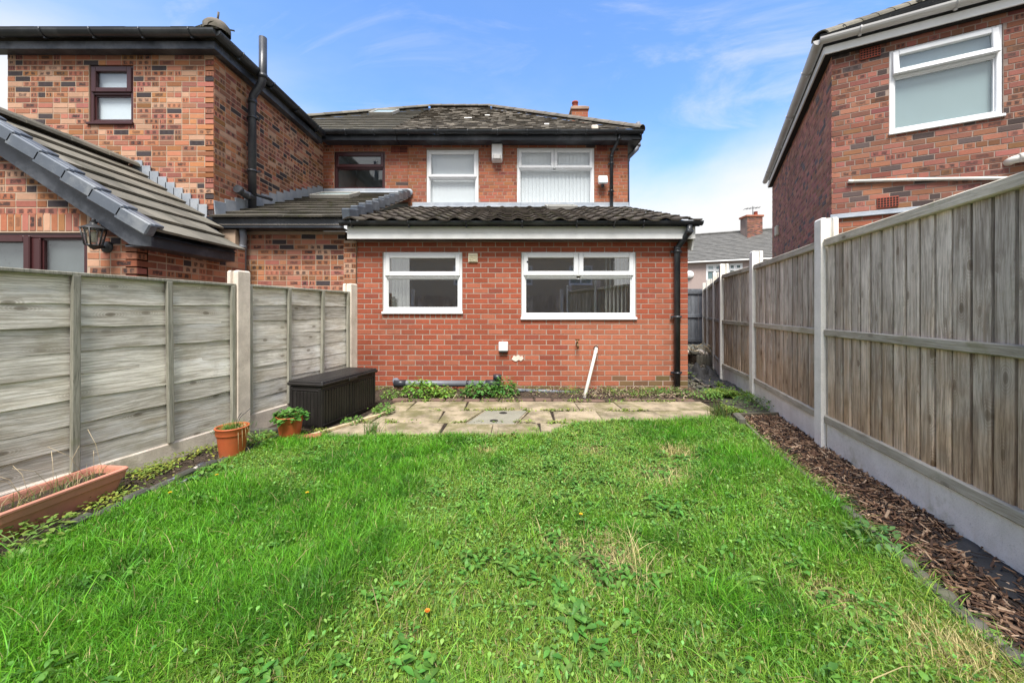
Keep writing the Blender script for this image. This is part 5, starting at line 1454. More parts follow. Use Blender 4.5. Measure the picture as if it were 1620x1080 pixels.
def weedy(x, y):
    """0 = lush grass, 1 = thin pale weedy turf"""
    w = .55*vnoise(x, y, 1.25, 7) + .35*vnoise(x, y, 3.1, 8) + .10*vnoise(x, y, 8, 9)
    w = w + .16*np.exp(-((x-.2)**2/.9 + (y-2.35)**2/.35)) - .16*np.exp(-((x-1.15)**2/.16 + (y-2.2)**2/.5)) - .12*np.exp(-((x+1.1)**2/.5 + (y-1.35)**2/.10)) + .10*np.exp(-((x-.55)**2/.12 + (y-1.5)**2/.10))
    return np.clip((w-.42)/.22, 0, 1)*.85
def grass_col(x, y):
    n = len(x); k2 = .45*vnoise(x, y, 5, 4) + .55*vnoise(x, y, 19, 6); w = weedy(x, y)[:, None]
    A_ = np.array([.105, .305, .018]); B_ = np.array([.215, .355, .052]); C0 = np.array([.036, .130, .012])
    c = A_ + (B_-A_)*w; c = c + (C0-c)*(np.clip(k2*3.0-1.35, 0, 1)*.75)[:, None]*(1-.5*w)
    c = c*rng.uniform(.36, 1.55, (n, 1)); c[:, 0] *= rng.uniform(.8, 1.3, n)
    dry = rng.random(n) < .03 + .07*w[:, 0]; c[dry] = np.array([.40, .33, .15])*rng.uniform(.7, 1.2, (dry.sum(), 1))
    for (px, py, r) in BARE:
        m = np.exp(-((x-px)**2+(y-py)**2)/r**2)*.95 > rng.random(n)
        c[m] = np.array([.56, .47, .22])*rng.uniform(.6, 1.2, (m.sum(), 1))
    return c
NB = 330000
LV = [(x_, y_) for x_, y_ in LAWN]
vis = [(-2.25, .55), (1.55, .55), *[p for p in lawnR if p[1] > 1], *lawnF, *[p for p in lawnL if p[1] > .5]]
def gd(x, y):
    d = np.clip(1.25/np.maximum(y, .8), .25, 1)**.8
    d = d*np.where(y < .95, .35, 1)*(.55+.45*vnoise(x, y, 9, 9))
    d = d*(1-.22*weedy(x, y))
    for (px, py, r) in BARE: d = d*(1-.55*np.exp(-((x-px)**2+(y-py)**2)/r**2))
    return d
x, y = scatter(vis, NB, gd)
h = lawn_h(x, y)*rng.uniform(.45, 1.25, NB); w = rng.uniform(.0016, .0042, NB)*(1 + .22*np.clip(y-1.5, 0, 2)); ln_ = np.clip(rng.normal(.62, .32, NB), .05, 1.35)
G1 = blades(x, y, h, w, grass_col(x, y), ln_)
# long arching blades, tufts at the edges of the beds and between the slabs
xs_, ys_, hs_ = [], [], []
def tuft(px, py, n, r, hh):
    xs_.append(rng.normal(px, r, n)); ys_.append(rng.normal(py, r, n)); hs_.append(rng.uniform(.4, 1.1, n)*hh)
for k in range(900):
    x0, y0 = scatter(vis, 1, lambda x, y: 1.02-weedy(x, y)); tuft(x0[0], y0[0], 20, .026, rng.uniform(.07, .135)*(1+.25*(y0[0] < 1.7)))
for (x0, y0) in [(p[0], p[1]) for p in lawnF]:
    for k in range(7): tuft(x0+rng.uniform(-.25, .25), y0+rng.uniform(-.07, .06), 22, .022, .06)
for i in range(len(lawnR)-1):
    (xa, ya), (xb, yb) = lawnR[i], lawnR[i+1]
    if yb < 1: continue
    for k in range(26 if ya > 1.7 else 9):
        f = rng.random(); tuft(xa+(xb-xa)*f-rng.uniform(.0, .10), ya+(yb-ya)*f, 22, .022, .13 if ya < 2.8 else .09)
for i in range(len(lawnL)-2):
    (xa, ya), (xb, yb) = lawnL[i], lawnL[i+1]
    for k in range(10): f = rng.random(); tuft(xa+(xb-xa)*f+rng.uniform(-.01, .09), ya+(yb-ya)*f, 18, .02, .08)
xt, yt, ht = map(np.concatenate, (xs_, ys_, hs_)); nt = len(xt)
G2 = blades(xt, yt, ht, rng.uniform(.002, .0042, nt), grass_col(xt, yt)*rng.uniform(.8, 1.15, (nt, 1)), np.clip(rng.normal(.8, .3, nt), .1, 1.5))
v = np.concatenate([G1[0], G2[0]]); b = len(G1[0])
stuff_obj('grass', fast_mesh('grass', v, np.concatenate([G1[1], G2[1]+b]), np.concatenate([G1[2], G2[2]+b]), np.concatenate([G1[3], G2[3]]), smooth=True), M['grass'], 'long uneven lawn grass')

# ================================================================== LEAVES
def leaves(P, az, pitch, L, W_, C_, fold=.25, droop=.35):
    """pointed oval leaves; P = leaf base (n,3)"""
    n = len(az); d = np.stack([np.cos(az)*np.cos(pitch), np.sin(az)*np.cos(pitch), np.sin(pitch)], 1)
    s = np.stack([-np.sin(az), np.cos(az), np.zeros(n)], 1); u = np.cross(d, s); u *= np.sign(u[:, 2:3]+1e-9)
    L = L[:, None]; W2 = W_[:, None]/2; dz = np.array([0, 0, 1.0]); v = np.zeros((n, 9, 3))
    def pt(t): return P + d*L*t - dz*L*droop*t*t
    v[:, 0] = P
    for k, (t, ww) in enumerate(((.28, .78), (.58, 1.0), (.85, .60))):
        if k == 2: break
        v[:, 1+3*k] = pt(t) + s*W2*ww + u*W2*fold; v[:, 2+3*k] = pt(t); v[:, 3+3*k] = pt(t) - s*W2*ww + u*W2*fold
    v[:, 7] = pt(1.0); v[:, 8] = P
    q = np.array([(1, 2, 5, 4), (2, 3, 6, 5)]); t_ = np.array([(0, 2, 1), (0, 3, 2), (4, 5, 7), (5, 6, 7)])
    q = (q[None] + np.arange(n)[:, None, None]*9).reshape(-1, 4); t_ = (t_[None] + np.arange(n)[:, None, None]*9).reshape(-1, 3)
    return v.reshape(-1, 3), q, t_, np.repeat(C_, 9, 0)
def merge(parts):
    v, q, t, c = [], [], [], []; o = 0
    for a, b, d, e in parts:
        v.append(a); q.append(b+o); t.append(d+o); c.append(e); o += len(a)
    return np.concatenate(v), np.concatenate(q), np.concatenate(t), np.concatenate(c)
def leaf_cols(n, base, var=.28): 
    c = np.array(base)[None]*rng.uniform(1-var, 1+var, (n, 1)); c[:, 0] *= rng.uniform(.8, 1.3, n); return c
# broad-leaved weeds through the lawn (clover, buttercup, plantain leaves)
def wd(x, y): return np.clip(weedy(x, y), .05, 1)*np.where(y < .95, .3, 1)
n = 20000; x, y = scatter(vis, n, lambda x, y: wd(x, y)*np.where(y < 1.7, .45, 1))
k = rng.integers(0, 2600, n); ang = rng.uniform(0, 2*np.pi, n)
hh = lawn_h(x, y)*rng.uniform(.35, .95, n)
W1_ = leaves(np.stack([x, y, hh], 1), ang, rng.normal(.3, .5, n), rng.uniform(.008, .024, n), rng.uniform(.006, .014, n), leaf_cols(n, (.135, .28, .055), .55))
n = 700; x, y = scatter(vis, n, wd)
W2_ = leaves(np.stack([x, y, np.full(n, .015)], 1), rng.uniform(0, 2*np.pi, n), rng.normal(.5, .25, n), rng.uniform(.05, .11, n), rng.uniform(.014, .024, n), leaf_cols(n, (.13, .25, .05), .35), .2, .45)
cl_x, cl_y = scatter(vis, 230, lambda x, y: np.clip(weedy(x, y)+.15, 0, 1)*np.where(y < 1.0, .3, 1)); m = 16
n = 230*m; x = np.repeat(cl_x, m) + rng.normal(0, .022, n); y = np.repeat(cl_y, m) + rng.normal(0, .022, n)
W7_ = leaves(np.stack([x, y, rng.uniform(.02, .055, n)], 1), rng.uniform(0, 2*np.pi, n), rng.normal(.35, .35, n), rng.uniform(.022, .05, n), rng.uniform(.012, .022, n), leaf_cols(n, (.09, .22, .035), .35))
# creeping weeds over the left bed, between slabs, along the path
def dL(x, y): return np.clip(vnoise(x, y, 5, 14)*2.2-.75, .02, 1)
n = 4200; x, y = scatter(bedL, n, dL)
W3_ = leaves(np.stack([x, y, .012+rng.uniform(0, .045, n)], 1), rng.uniform(0, 2*np.pi, n), rng.normal(.2, .35, n), rng.uniform(.012, .030, n), rng.uniform(.009, .020, n), leaf_cols(n, (.20, .26, .045)))
seam = [(2.30, 3.85), (2.46, 4.7), (2.6, 5.4), (2.85, 6.3), (3.2, 6.0), (2.98, 4.7), (2.75, 3.86)]
n = 3800; x, y = scatter(seam, n, lambda x, y: np.clip(vnoise(x, y, 4.5, 15)*3-1.25, .01, 1)*np.where(x > 2.45+.3*(y-4.4), 1, .55))
W4_ = leaves(np.stack([x, y, .015+.10*vnoise(x, y, 6, 22)*rng.uniform(.1, 1, n)], 1), rng.uniform(0, 2*np.pi, n), rng.normal(.3, .4, n), rng.uniform(.018, .05, n), rng.uniform(.010, .026, n), leaf_cols(n, (.17, .27, .045)))
n = 1500; x, y = scatter(bedW, n, lambda x, y: np.clip(vnoise(x, y, 4, 16)*2-.75, .03, 1))
W5_ = leaves(np.stack([x, y, .03+rng.uniform(0, .05, n)], 1), rng.uniform(0, 2*np.pi, n), rng.normal(.3, .4, n), rng.uniform(.014, .036, n), rng.uniform(.010, .020, n), leaf_cols(n, (.14, .22, .045)))
jx, jy = [], []
for k in range(120):
    r_ = random.choice((4.055, 3.625, 4.47, 3.2)); x0 = rng.uniform(-1.5, 2.1 if r_ > 3.5 else .5); m = rng.integers(6, 22)
    jx.append(rng.normal(x0, .035, m)); jy.append(rng.normal(r_, .014, m))
x, y = np.concatenate(jx), np.concatenate(jy); n = len(x)
W6_ = leaves(np.stack([x, y, .016+rng.uniform(0, .022, n)], 1), rng.uniform(0, 2*np.pi, n), rng.normal(.4, .4, n), rng.uniform(.02, .055, n), rng.uniform(.008, .022, n), leaf_cols(n, (.19, .27, .05)))
stuff_obj('weeds', (lambda t: fast_mesh('weeds', t[0], t[1], t[2], t[3], smooth=True))(merge([W1_, W2_, W3_, W4_, W5_, W6_, W7_])), M['leaf'], 'low broad-leaved weeds')

def leafy(name, c, n, rx, ry, hh, lmin, lmax, base, label, cat='plant', group=None, wid=.62, stems=6, zc=0.0):
    """bushy little plant: leaves through a dome, thin stems"""
    c = Vector(c); root = thing(name, c, label, cat, group)
    a = rng.uniform(0, 2*np.pi, n); r = np.sqrt(rng.random(n)); f = rng.random(n)**.7
    px = c.x + rx*r*np.cos(a); py = c.y + ry*r*np.sin(a); pz = c.z + hh*f*(1-.55*r*r)*rng.uniform(.75, 1.05, n)
    L = rng.uniform(lmin, lmax, n)
    az = a + rng.normal(0, .8, n)
    t = leaves(np.stack([px, py, pz], 1) - np.array([c.x, c.y, c.z]), az, rng.normal(.2, .45, n), L, L*wid, leaf_cols(n, base), .18, .3)
    me = fast_mesh('foliage', *t, smooth=True); me.materials.append(M['leaf']); o = bpy.data.objects.new('foliage', me); put(o, Matrix.Translation(c), root); props(o, kind='stuff')
    for k in range(stems):
        aa = random.uniform(0, 6.28); rr = random.uniform(.3, .8); e = c + V(rx*rr*math.cos(aa), ry*rr*math.sin(aa), hh*random.uniform(.5, .85))
        mb = MB(); mb.tube([c, c + (e-c)*.5 + V(0, 0, hh*.12), e], .0022, 5); mb.build('stem', M['stem'], root)
    return root
M['stem'] = m_plain('green_stem', (.12, .18, .05), .6, .2)
wg = 'weed clumps along the foot of the house wall'
leafy('weed_plant', (-1.16, 4.72, .02), 430, .22, .13, .26, .03, .062, (0.14, 0.287, 0.043), 'bright green leafy weed clump under the long grey soil pipe', group=wg)
leafy('weed_plant', (-.86, 4.66, .02), 220, .16, .10, .17, .026, .055, (0.165, 0.305, 0.049), 'smaller yellow-green weed below the middle of the grey pipe', group=wg)
leafy('weed_plant', (-.40, 4.72, .02), 430, .25, .13, .22, .028, .06, (0.085, 0.213, 0.043), 'dark green weed clump below the right end of the grey pipe', group=wg)
leafy('weed_plant', (-.10, 4.80, .02), 330, .18, .12, .27, .028, .06, (0.079, 0.207, 0.043), 'tall dark green weed beside the black pipe gully', group=wg)
leafy('weed_plant', (-1.50, 4.66, .02), 150, .14, .10, .11, .020, .04, (0.122, 0.244, 0.049), 'low weed between the storage box and the end of the grey pipe', group=wg)
leafy('weed_plant', (2.02, 4.86, .02), 260, .28, .14, .12, .018, .04, (.10, .19, .04), 'spreading weeds at the foot of the black downpipe', group=wg)
leafy('weed_plant', (2.40, 4.62, .02), 220, .20, .14, .13, .020, .04, (0.122, 0.244, 0.049), 'green weeds by the corner of the house wall and side path', group=wg)
leafy('weed_plant', (2.78, 4.25, .02), 260, .20, .25, .15, .02, .045, (.085, .17, .04), 'weeds growing against the gravel board at the start of the side path', group='weeds by the side path')
leafy('weed_plant', (-1.36, 3.95, .02), 150, .10, .13, .11, .02, .045, (.10, .22, .04), 'fresh green weed at the front corner of the storage box', group='weeds by the storage box')
leafy('weed_plant', (-1.55, 3.62, .02), 90, .09, .09, .07, .018, .04, (.10, .22, .04), 'small weed between the storage box and the loose timber strip', group='weeds by the storage box')
leafy('weed_plant', (-2.05, 3.02, .02), 220, .13, .12, .13, .02, .042, (.11, .23, .04), 'leafy weed behind the grassy flower pot', group='weeds in the pot bed')
leafy('weed_plant', (-2.28, 1.72, .01), 300, .16, .22, .09, .018, .04, (.15, .25, .05), 'weed mat spilling along the front of the terracotta trough', group='weeds in the pot bed')
# spiky tuft by the patio corner
def spiky(name, c, n, r, hh, w_, base, label, cat='plant', lean=.5, dry=.15):
    c = Vector(c); root = thing(name, c, label, cat)
    x_ = rng.normal(0, r, n); y_ = rng.normal(0, r, n); cl = leaf_cols(n, base); dm = rng.random(n) < dry; cl[dm] = np.array([.30, .24, .10])
    t = blades(x_, y_, hh*rng.uniform(.5, 1.1, n), np.full(n, w_), cl, np.clip(rng.normal(lean, .25, n), .05, 1.3))
    me = fast_mesh('blades', *t, smooth=True); me.materials.append(M['grass']); o = bpy.data.objects.new('blades', me); put(o, Matrix.Translation(c), root); props(o, kind='stuff'); return root
spiky('rush_tuft', (2.10, 3.78, .01), 150, .045, .20, .005, (.075, .13, .03), 'spiky upright tuft at the patio corner by the bark bed', 'plant', .35)
spiky('grass_tuft', (-1.23, 3.30, .01), 90, .04, .16, .004, (.075, .17, .03), 'tall grass tuft in front of the patio near the timber strip', 'grass tuft', .4)

# dandelion rosettes: every long leaf its own part
def rosette(c, n, lmin, lmax, label):
    c = Vector(c); root = thing('dandelion', c, label, 'dandelion', 'dandelion rosettes in the lawn')
    for k in range(n):
        a = 2*math.pi*k/n*1.9 + random.uniform(-.6, .6); L = random.uniform(lmin, lmax)*random.uniform(.6, 1.1); nseg = 8
        rise = random.uniform(.25, .95); tw = random.uniform(-.5, .5); bend = random.uniform(-.5, .5); vs, fs = [], []
        d = V(math.cos(a), math.sin(a), 0); s_ = V(-d.y, d.x, 0)
        for i in range(nseg):
            t = i/(nseg-1); w_ = L*(.03 + .125*math.sin(math.pi*min(1, t**1.25*.95+.03)))*(1 + .18*math.sin(t*17+k))*(1 if t < .95 else .15)
            p_ = d*L*t*(1-.15*rise) + s_*(bend*L*.3*t*t) + V(0, 0, .022 + L*rise*(t*.9 - t*t*.75))
            sd = (s_ + V(0, 0, tw*t)).normalized()
            vs += [p_ + sd*w_ + V(0, 0, w_*.35), p_, p_ - sd*w_ + V(0, 0, w_*.35)]
        for i in range(nseg-1):
            fs += [(3*i, 3*i+1, 3*i+4, 3*i+3), (3*i+1, 3*i+2, 3*i+5, 3*i+4)]
        me = bpy.data.meshes.new('leaf'); me.from_pydata([tuple(x) for x in vs], [], fs); me.update()
        ca = me.color_attributes.new('Col', 'FLOAT_COLOR', 'POINT'); cl = leaf_cols(1, (.11, .23, .042), .2)[0]
        ca.data.foreach_set('color', np.tile(np.array([*cl, 1], dtype=np.float32), len(vs))); me.materials.append(M['leaf'])
        put(bpy.data.objects.new('leaf', me), Matrix.Translation(c), root)
for px, py, n_, l0, l1, lb_ in ((1178, 930, 15, .055, .105, 'large dandelion rosette in the lawn near the bark bed'), (1170, 985, 9, .045, .08, 'small dandelion just in front of the largest rosette'),
                               (500, 1010, 11, .045, .085, 'dandelion rosette among the longest grass close to the camera'), (905, 985, 9, .06, .10, 'dandelion rosette in front of the bare lawn patch'),
                               (330, 800, 10, .06, .10, 'dandelion rosette by the dark edging stones'), (690, 770, 10, .06, .10, 'dandelion rosette in the middle of the lawn'),
                               (800, 905, 10, .05, .09, 'dandelion rosette beside the bare straw patch'), (1110, 800, 9, .06, .10, 'dandelion rosette behind the yellowed grass')):
    rosette(G(px, py), n_, l0, l1, lb_)
leafy('fern_weed', G(1385, 875)+V(0, 0, .02), 120, .10, .10, .12, .02, .05, (.10, .21, .06), 'feathery pale green weed leaning over the edge of the bark bed', 'plant', None, .5, 4)
# flowers
def flower(p, mat, label):
    p = Vector(p); root = thing('dandelion_flower', V(p.x, p.y, 0), label, 'flower', 'small flowers in the lawn')
    mb = MB(); mb.tube([V(p.x, p.y, 0), p], .0018, 5); mb.build('stem', M['stem'], root)
    mb = MB()
    for ring_, r_, z_ in ((12, .0095, 0), (9, .0068, .002), (5, .004, .003)):
        for k in range(ring_):
            a = 2*math.pi*k/ring_; d = V(math.cos(a), math.sin(a), 0); s_ = V(-d.y, d.x, 0)*.0028
            mb.add([p + s_*.4 + V(0, 0, z_), p - s_*.4 + V(0, 0, z_), p + d*r_ - s_*.7 + V(0, 0, z_+.003), p + d*r_ + s_*.7 + V(0, 0, z_+.003)], [(0, 1, 2, 3)])
    mb.build('petals', mat, root, kind='stuff')
for px, py, mt, lb_ in ((269, 779, 'yellow', 'yellow dandelion flower beside the dark edging stones'), (343, 751, 'yellow', 'yellow flower in front of the grassy flower pot'),
                        (486, 779, 'yellow', 'single yellow flower in the leafy part of the lawn'), (919, 813, 'yellow', 'pale yellow dandelion in the middle of the lawn'), (676, 966, 'orange', 'small orange flower low in the near grass')):
    flower(G(px, py, .05), M[mt], lb_)

# ================================================================== POTS, TROUGH, BOX AND LOOSE THINGS
def pot(c, r, h, label):
    root = thing('flower_pot', c, label, 'flower pot', 'terracotta coloured plastic pots')
    mb = MB(); mb.lathe(c, [(0, .002), (r*.74, 0), (r*.78, .012), (r*.97, h*.74), (r*.985, h*.76), (r*1.04, h*.765), (r*1.05, h*.78), (r*1.06, h*.95), (r*1.10, h*.965), (r*1.11, h*.985), (r*1.09, h), (r*1.0, h), (r*.98, h*.97), (r*.95, h*.86), (0, h*.86)], 36)
    mb.build('pot_body', M['terracotta'], root)
    mb = MB(); mb.lathe(Vector(c) + V(0, 0, h*.87), [(0, .016), (r*.5, .012), (r*.93, 0)], 20); mb.build('potting_soil', M['soil'], root)
pc1 = V(-2.10, 2.80, .004); pc2 = V(-1.905, 3.20, .006)
pot(pc1, .099, .235, 'terracotta pot of grassy weeds standing by the concrete fence post')
pot(pc2, .098, .200, 'terracotta pot with a leafy green plant beside the dark storage box')
spiky('pot_grass', pc1 + V(0, 0, .20), 420, .042, .085, .0026, (.10, .21, .035), 'short green grass filling the pot by the concrete fence post', 'plant', .8, .1)
tw_ = thing('dry_stalks', pc1 + V(.02, 0, .2), 'thin dark twigs and drooping straw in the grassy flower pot', 'stalks')
for e, mid in (((.10, .02, .16), (.04, 0, .10)), ((.07, -.03, .14), (.03, -.01, .1)), ((.10, -.06, -.10), (.075, -.03, .05)), ((.11, -.03, -.07), (.08, -.01, .055)), ((.085, -.08, -.12), (.06, -.05, .045)), ((.12, 0, -.03), (.075, 0, .055))):
    b0 = pc1 + V(.02, 0, .2); up_ = e[2] > 0
    mb = MB(); mb.tube([b0, b0 + V(*mid), b0 + V(*e)], .0022 if up_ else .0014, 5); mb.build('stalk', M['metal_dark'] if up_ else M['straw'] if 'straw' in M else M['wood_pale'], tw_)
leafy('potted_plant', pc2 + V(0, 0, .165), 190, .125, .125, .10, .028, .052, (.075, .20, .035), 'round-leaved green plant overflowing the pot beside the storage box', 'plant', None, .95, 8)
# window-box trough against the gravel board
td = V(.10, 1, 0).normalized(); tn = V(td.y, -td.x, 0)
tc0 = V(-2.455, 1.99, .0)
tr_ = thing('planter_trough', tc0, 'long pale terracotta plastic trough with dry soil against the lap fence', 'planter')
def trough_ring(hl, hw, z, rr=.03):
    out = []
    for sx, sy, a0 in ((1, 1, 0), (-1, 1, 90), (-1, -1, 180), (1, -1, 270)):
        for k in range(4):
            a = R(a0 + 30*k); out.append(tc0 + td*(sx*(hl-rr) + rr*math.cos(a)) + tn*(sy*(hw-rr) + rr*math.sin(a)) + V(0, 0, z))
    return out
rings = [(.245, .070, .0), (.25, .075, .006), (.268, .098, .105), (.269, .100, .107), (.276, .108, .108), (.280, .112, .142), (.286, .118, .148), (.286, .118, .158), (.282, .114, .162), (.268, .100, .162), (.265, .096, .150), (.262, .092, .115)]
mb = MB(); vs = []; 
for r_ in rings: vs += trough_ring(*r_)
k = 16; fs = [(L*k+i, L*k+(i+1) % k, (L+1)*k+(i+1) % k, (L+1)*k+i) for L in range(len(rings)-1) for i in range(k)] + [tuple(range(k))[::-1]]
mb.add(vs, fs); mb.build('trough_body', M['trough'], tr_)
mb = MB(); mb.add(trough_ring(.262, .092, .122), [tuple(range(16))]); mb.build('potting_soil', M['bed_soil'], tr_)
sg = thing('dry_grass', tc0 + V(0, 0, .122), 'dry straw-coloured grass stems standing in the long trough', 'grass')
n = 150; f_ = rng.uniform(-.24, .24, n); g_ = rng.normal(0, .03, n)
cl = np.where((rng.random(n) < .55)[:, None], np.array([.12, .19, .05]), np.array([.40, .33, .19]))*rng.uniform(.8, 1.2, (n, 1))
t = blades(td.x*f_+tn.x*g_, td.y*f_+tn.y*g_, rng.uniform(.04, .13, n), np.full(n, .0026), cl, np.clip(rng.normal(.7, .3, n), .1, 1.3))
me = fast_mesh('blades', *t, smooth=True); me.materials.append(M['grass']); o = bpy.data.objects.new('blades', me); put(o, Matrix.Translation(tc0 + V(0, 0, .122)), sg); props(o, kind='stuff')
for k in range(9):
    b0 = tc0 + V(0, 0, .12) + td*random.uniform(-.1, .24); e = b0 + td*random.uniform(-.16, .16) + tn*random.uniform(-.10, .02) + V(0, 0, random.uniform(.14, .30))
    mb = MB(); mb.tube([b0, (b0+e)/2 + V(0, 0, .05), e], .0009, 5); mb.build('stem', M['wood_pale'], sg)

# storage box
bd = V(.231, .973, 0).normalized(); bs = V(bd.y, -bd.x, 0); b0 = V(-1.743, 3.42, .005); BL_, BW, BH = .87, .38, .44
sb_ = thing('storage_box', b0 + bd*BL_/2 - bs*BW/2, 'dark brown plastic garden storage box with ribbed sides along the fence', 'storage box')
def bq(l, w_, z): return b0 + bd*l - bs*w_ + V(0, 0, z)
def bbox(mbx, l0, l1, w0, w1, z0, z1, bev=.004): mbx.bevbox(bq((l0+l1)/2, (w0+w1)/2, (z0+z1)/2), ((l1-l0)/2, (w1-w0)/2, (z1-z0)/2), bev, (bd, -bs, Z))
mb = MB(); bbox(mb, .012, BL_-.012, .012, BW-.012, 0, BH-.045, .006); mb.build('box_body', M['box_plastic'], sb_)
for l0, l1 in ((.03, BL_/2-.015), (BL_/2+.015, BL_-.03)):
    mb = MB(); bbox(mb, l0, l1, .004, .014, .03, .045); bbox(mb, l0, l1, .004, .014, BH-.085, BH-.07); bbox(mb, l0, l0+.02, .004, .014, .045, BH-.085); bbox(mb, l1-.02, l1, .004, .014, .045, BH-.085)
    p_ = mb.build('side_panel', M['box_plastic'], sb_); m = 9
    for k in range(m):
        a_ = l0+.03 + (l1-l0-.06)*k/m; mb = MB(); bbox(mb, a_+.002, a_+(l1-l0-.06)/m-.005, .006, .014, .047, BH-.087, .003); mb.build('rib', M['box_plastic'], p_)
mb = MB(); bbox(mb, .004, .014, .02, .05, .02, BH-.06); bbox(mb, .004, .014, BW-.05, BW-.02, .02, BH-.06); bbox(mb, .004, .014, .05, BW-.05, BH-.09, BH-.075)
ep = mb.build('end_panel', M['box_plastic'], sb_)
for k in range(7):
    a_ = .055 + (BW-.11)*k/7; mb = MB(); bbox(mb, .006, .014, a_, a_+(BW-.11)/7-.006, .03, BH-.095, .003); mb.build('rib', M['box_plastic'], ep)
mb = MB(); bbox(mb, .0055, .013, .07, BW-.07, BH-.088, BH-.078); mb.build('hand_grip', M['hole'], sb_)
mb = MB(); bbox(mb, -.006, BL_+.006, -.008, BW+.006, BH-.042, BH-.012, .008); bbox(mb, .002, BL_-.002, .0, BW-.002, BH-.014, BH+.004, .010)
lid = mb.build('lid', M['box_plastic'], sb_)
for k in range(10):
    a_ = .03 + (BW-.06)*k/10; mb = MB(); bbox(mb, .03, BL_-.03, a_+.003, a_+(BW-.06)/10-.003, BH+.003, BH+.0075, .002); mb.build('lid_slat', M['box_plastic'], lid)
mb = MB(); bbox(mb, BL_*.42, BL_*.58, -.014, -.004, BH-.055, BH-.025, .005); mb.build('lid_catch', M['box_plastic'], lid)

# loose strip of timber and half brick by the patio
mb = MB(); P, Q = G(486, 690, .03), G(613, 652, .03); d = (Q-P).normalized(); mb.bevbox((P+Q)/2, ((Q-P).length/2, .017, .012), .003, (d, V(-d.y, d.x, 0), Z))
Mx = Matrix((d, V(-d.y, d.x, 0), Z)).transposed().to_4x4(); Mx.translation = (P+Q)/2
mb.build('timber_strip', M['wood_pale'], label='pale loose strip of timber lying along the patio by the storage box', cat='timber', M=Mx)
mb = MB(); mb.bevbox(G(490, 692, .02), (.09, .04, .025), .01, (V(.95, .3, 0), V(-.3, .95, 0), Z)); mb.build('loose_brick', M['brick_plain'] if 'brick_plain' in M else M['vent_terra'], label='worn brick lying next to the second flower pot', cat='brick')
# hose sprayer lying in the bed
hz = thing('hose_lance', G(315, 745, .04), 'grey and black garden hose lance lying in the narrow bed', 'hose lance')
P, Q = G(275, 757, .035), G(322, 735, .04); d = (Q-P).normalized()
mb = MB(); mb.tube([P - d*.05, P + d*.08], .008, 10); mb.build('tube', M['pipe_grey'], hz)
mb = MB(); mb.tube([P + d*.08, P + d*.16], [.010, .014], 12); mb.build('grip', M['conc_left'], hz)
mb = MB(); mb.tube([P + d*.16, P + d*.165, P + d*.205, P + d*.21], [.014, .021, .021, .012], 14); mb.build('nozzle', M['pipe_black'], hz)
mb = MB(); mb.tube([G(285, 765, .02), G(300, 757, .03), G(335, 748, .02)], .014, 10); mb.build('black_pipe', M['pipe_black'], label='short black pipe offcut beside the hose lance in the bed', cat='pipe')

# planter of log rolls and rubble on the side path, crumpled weed sheet
pl = thing('log_roll_planter', (3.95, 7.6, 0), 'low planter of short grey concrete logs by the gate, full of dead twigs', 'planter')
P, Q = G(1103, 577), G(1137, 577); P.z = Q.z = 0
P = V(3.72, 7.45, 0); Q = V(4.20, 7.35, 0); nlog = 9
for k in range(nlog):
    c = P + (Q-P)*k/(nlog-1); mb = MB(); mb.lathe(c, [(.034, -.03), (.034, .20+random.uniform(-.01, .01)), (.02, .225), (0, .228)], 10); mb.build('concrete_log', M['edge_log'], pl)
mb = MB(); mb.box((3.98, 7.85, .09), (.27, .36, .09)); mb.build('planter_soil', M['bed_soil'], pl)
tg = thing('dead_twigs', (3.9, 7.9, .18), 'heap of bleached dead twigs and rubble on the log roll planter', 'twigs')
for k in range(46):
    c = V(random.uniform(3.55, 4.3), random.uniform(7.5, 8.3), .2); e = c + V(random.uniform(-.25, .25), random.uniform(-.2, .2), random.uniform(0, .22))
    mb = MB(); mb.tube([c, (c+e)/2 + V(0, 0, .05), e], random.uniform(.005, .016), 5); mb.build('twig', M['wood_pale'] if k % 3 else M['wood_batten'], tg)
for k in range(7):
    c = V(random.uniform(3.55, 4.25), random.uniform(7.6, 8.2), .24); a = random.uniform(0, 3)
    mb = MB(); mb.bevbox(c, (random.uniform(.04, .1), random.uniform(.04, .08), random.uniform(.02, .05)), .015, (V(math.cos(a), math.sin(a), .2).normalized(), V(-math.sin(a), math.cos(a), 0), Z)); mb.build('rubble', M['conc_left'] if k % 2 else M['edge_log'], tg)
def crumple(name, c, rx, ry, hh, label, seed, yaw=0):
    n = 26; vs = []; c = Vector(c)
    for j in range(n):
        for i in range(n):
            a, b = i/(n-1)*2-1, j/(n-1)*2-1; x_, y_ = a*rx, b*ry
            e = max(0, 1-max(abs(a), abs(b))**4)
            z_ = hh*(abs(vnoise(x_, y_, 6/rx*.35, seed)-.5)*2)**.7*e + .02*float(vnoise(x_, y_, 22, seed+1))
            vs.append(c + V(x_*math.cos(yaw)-y_*math.sin(yaw) + .05*float(vnoise(x_, y_, 3/rx, seed+2)), x_*math.sin(yaw)+y_*math.cos(yaw) + .05*float(vnoise(x_, y_, 3/rx, seed+3)), float(z_)))
    fs = [(j*n+i, j*n+i+1, (j+1)*n+i+1, (j+1)*n+i) for j in range(n-1) for i in range(n-1)]
    mb = MB(); mb.add(vs, fs); o = mb.build(name, M['fabric'], label=label, cat='weed sheet')
    m_ = o.modifiers.new('thickness', 'SOLIDIFY'); m_.thickness = .004
crumple('weed_sheet', (3.02, 5.55, .02), .22, .75, .05, 'flat black weed sheet covering the side path beside the house', 21)
crumple('weed_sheet', (3.02, 6.1, .03), .26, .30, .24, 'crumpled heap of black weed sheet lying on the side path', 25, .4)

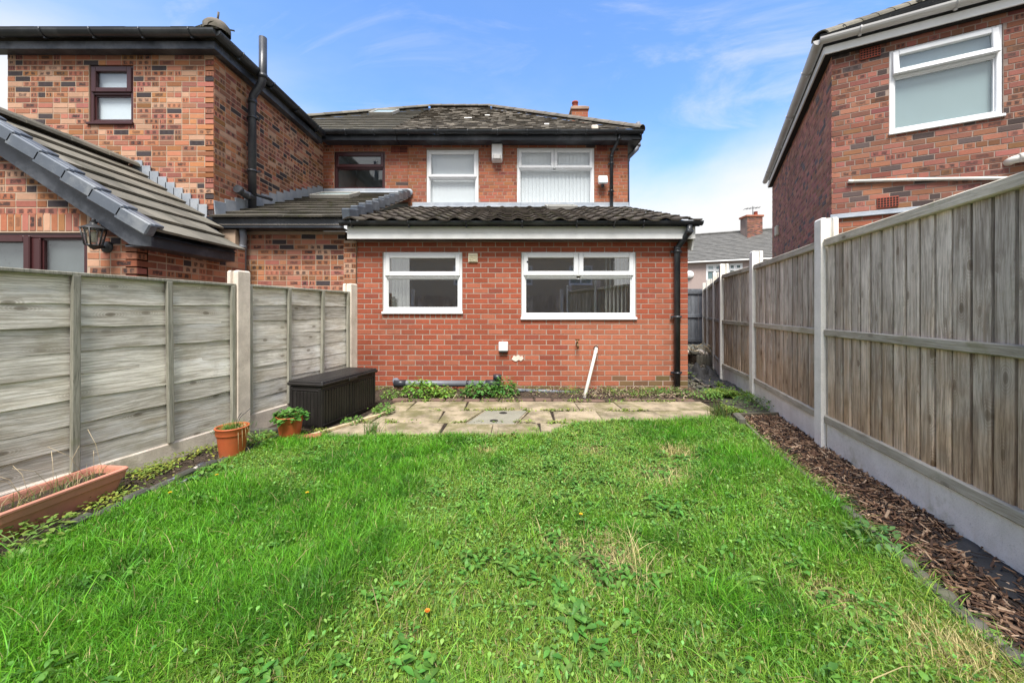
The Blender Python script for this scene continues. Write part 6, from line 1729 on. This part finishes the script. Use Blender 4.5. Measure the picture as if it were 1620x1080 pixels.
# ================================================================== BEHIND THE CAMERA (seen only as reflections in the kitchen windows)
BF = thing('timber_fence', (0, -2.3, 0), 'closeboard fence across the end of the garden, mirrored in the kitchen windows', 'fence')
bp = [V(x_, -2.3, 0) for x_ in (-3.4, -1.7, 0, 1.7, 3.4)]
for P in bp: h_post(BF, P, X, 1.835)
for P, Q in zip(bp, bp[1:]):
    d = (Q-P).normalized()
    rail(BF, P + d*.055, Q - d*.055, -.06, .225, .024, Yv, 0, 'gravel_board', 'conc_right', .008)
    rail(BF, P + d*.055, Q - d*.055, .905, .96, .022, Yv, .03, 'middle_rail')
    for i in range(12):
        c = P + d*(.055 + (i+.5)*.1325) + V(0, 0, .945)
        put(bpy.data.objects.new('board', random.choice(bcache)), Matrix.Translation(c) @ Matrix((d, -Yv, Z)).transposed().to_4x4() @ Matrix.Diagonal((1.27, 1, 1, 1)), BF)
E_ = House('terraced_house', (0, -15, 0), 'pale rendered terrace house mirrored in the kitchen windows')
We_ = Wall((7, -15, 0), V(-1, 0, 0))
ow = [(1.5, 3.1, 2.9, 4.2), (5.6, 7.4, 2.9, 4.2), (9.5, 11.0, 2.9, 4.2), (1.5, 3.1, .8, 2.1), (5.4, 7.4, .3, 2.1), (9.5, 11.2, .8, 2.1)]
mb = MB(); xs = sorted({0, 14, *[o[0] for o in ow], *[o[1] for o in ow]})
for a, b in zip(xs, xs[1:]):
    z = -.05
    for o in sorted(ow, key=lambda q_: q_[2]):
        if o[0] < (a+b)/2 < o[1]: We_.box(mb, a, b, 0, .2, z, o[2]); z = o[3]
    We_.box(mb, a, b, 0, .2, z, 4.9)
mb.build('wall', M['cream_render'], E_.root)
for o in ow: make_window(E_, We_, *o, [(0, .5, 0, 1, 'fixed'), (.5, 1, 0, 1, 'fixed')], M['upvc'], M['glass'], fw=.09, mull=.09, backing=M['frosted'])
deck(E_, 'roof', [[(-7.2, -14.8, 4.85), (7.2, -14.8, 4.85), (7.2, -18.3, 7.2), (-7.2, -18.3, 7.2)]], M['tile_far'])
E_.finish(0)
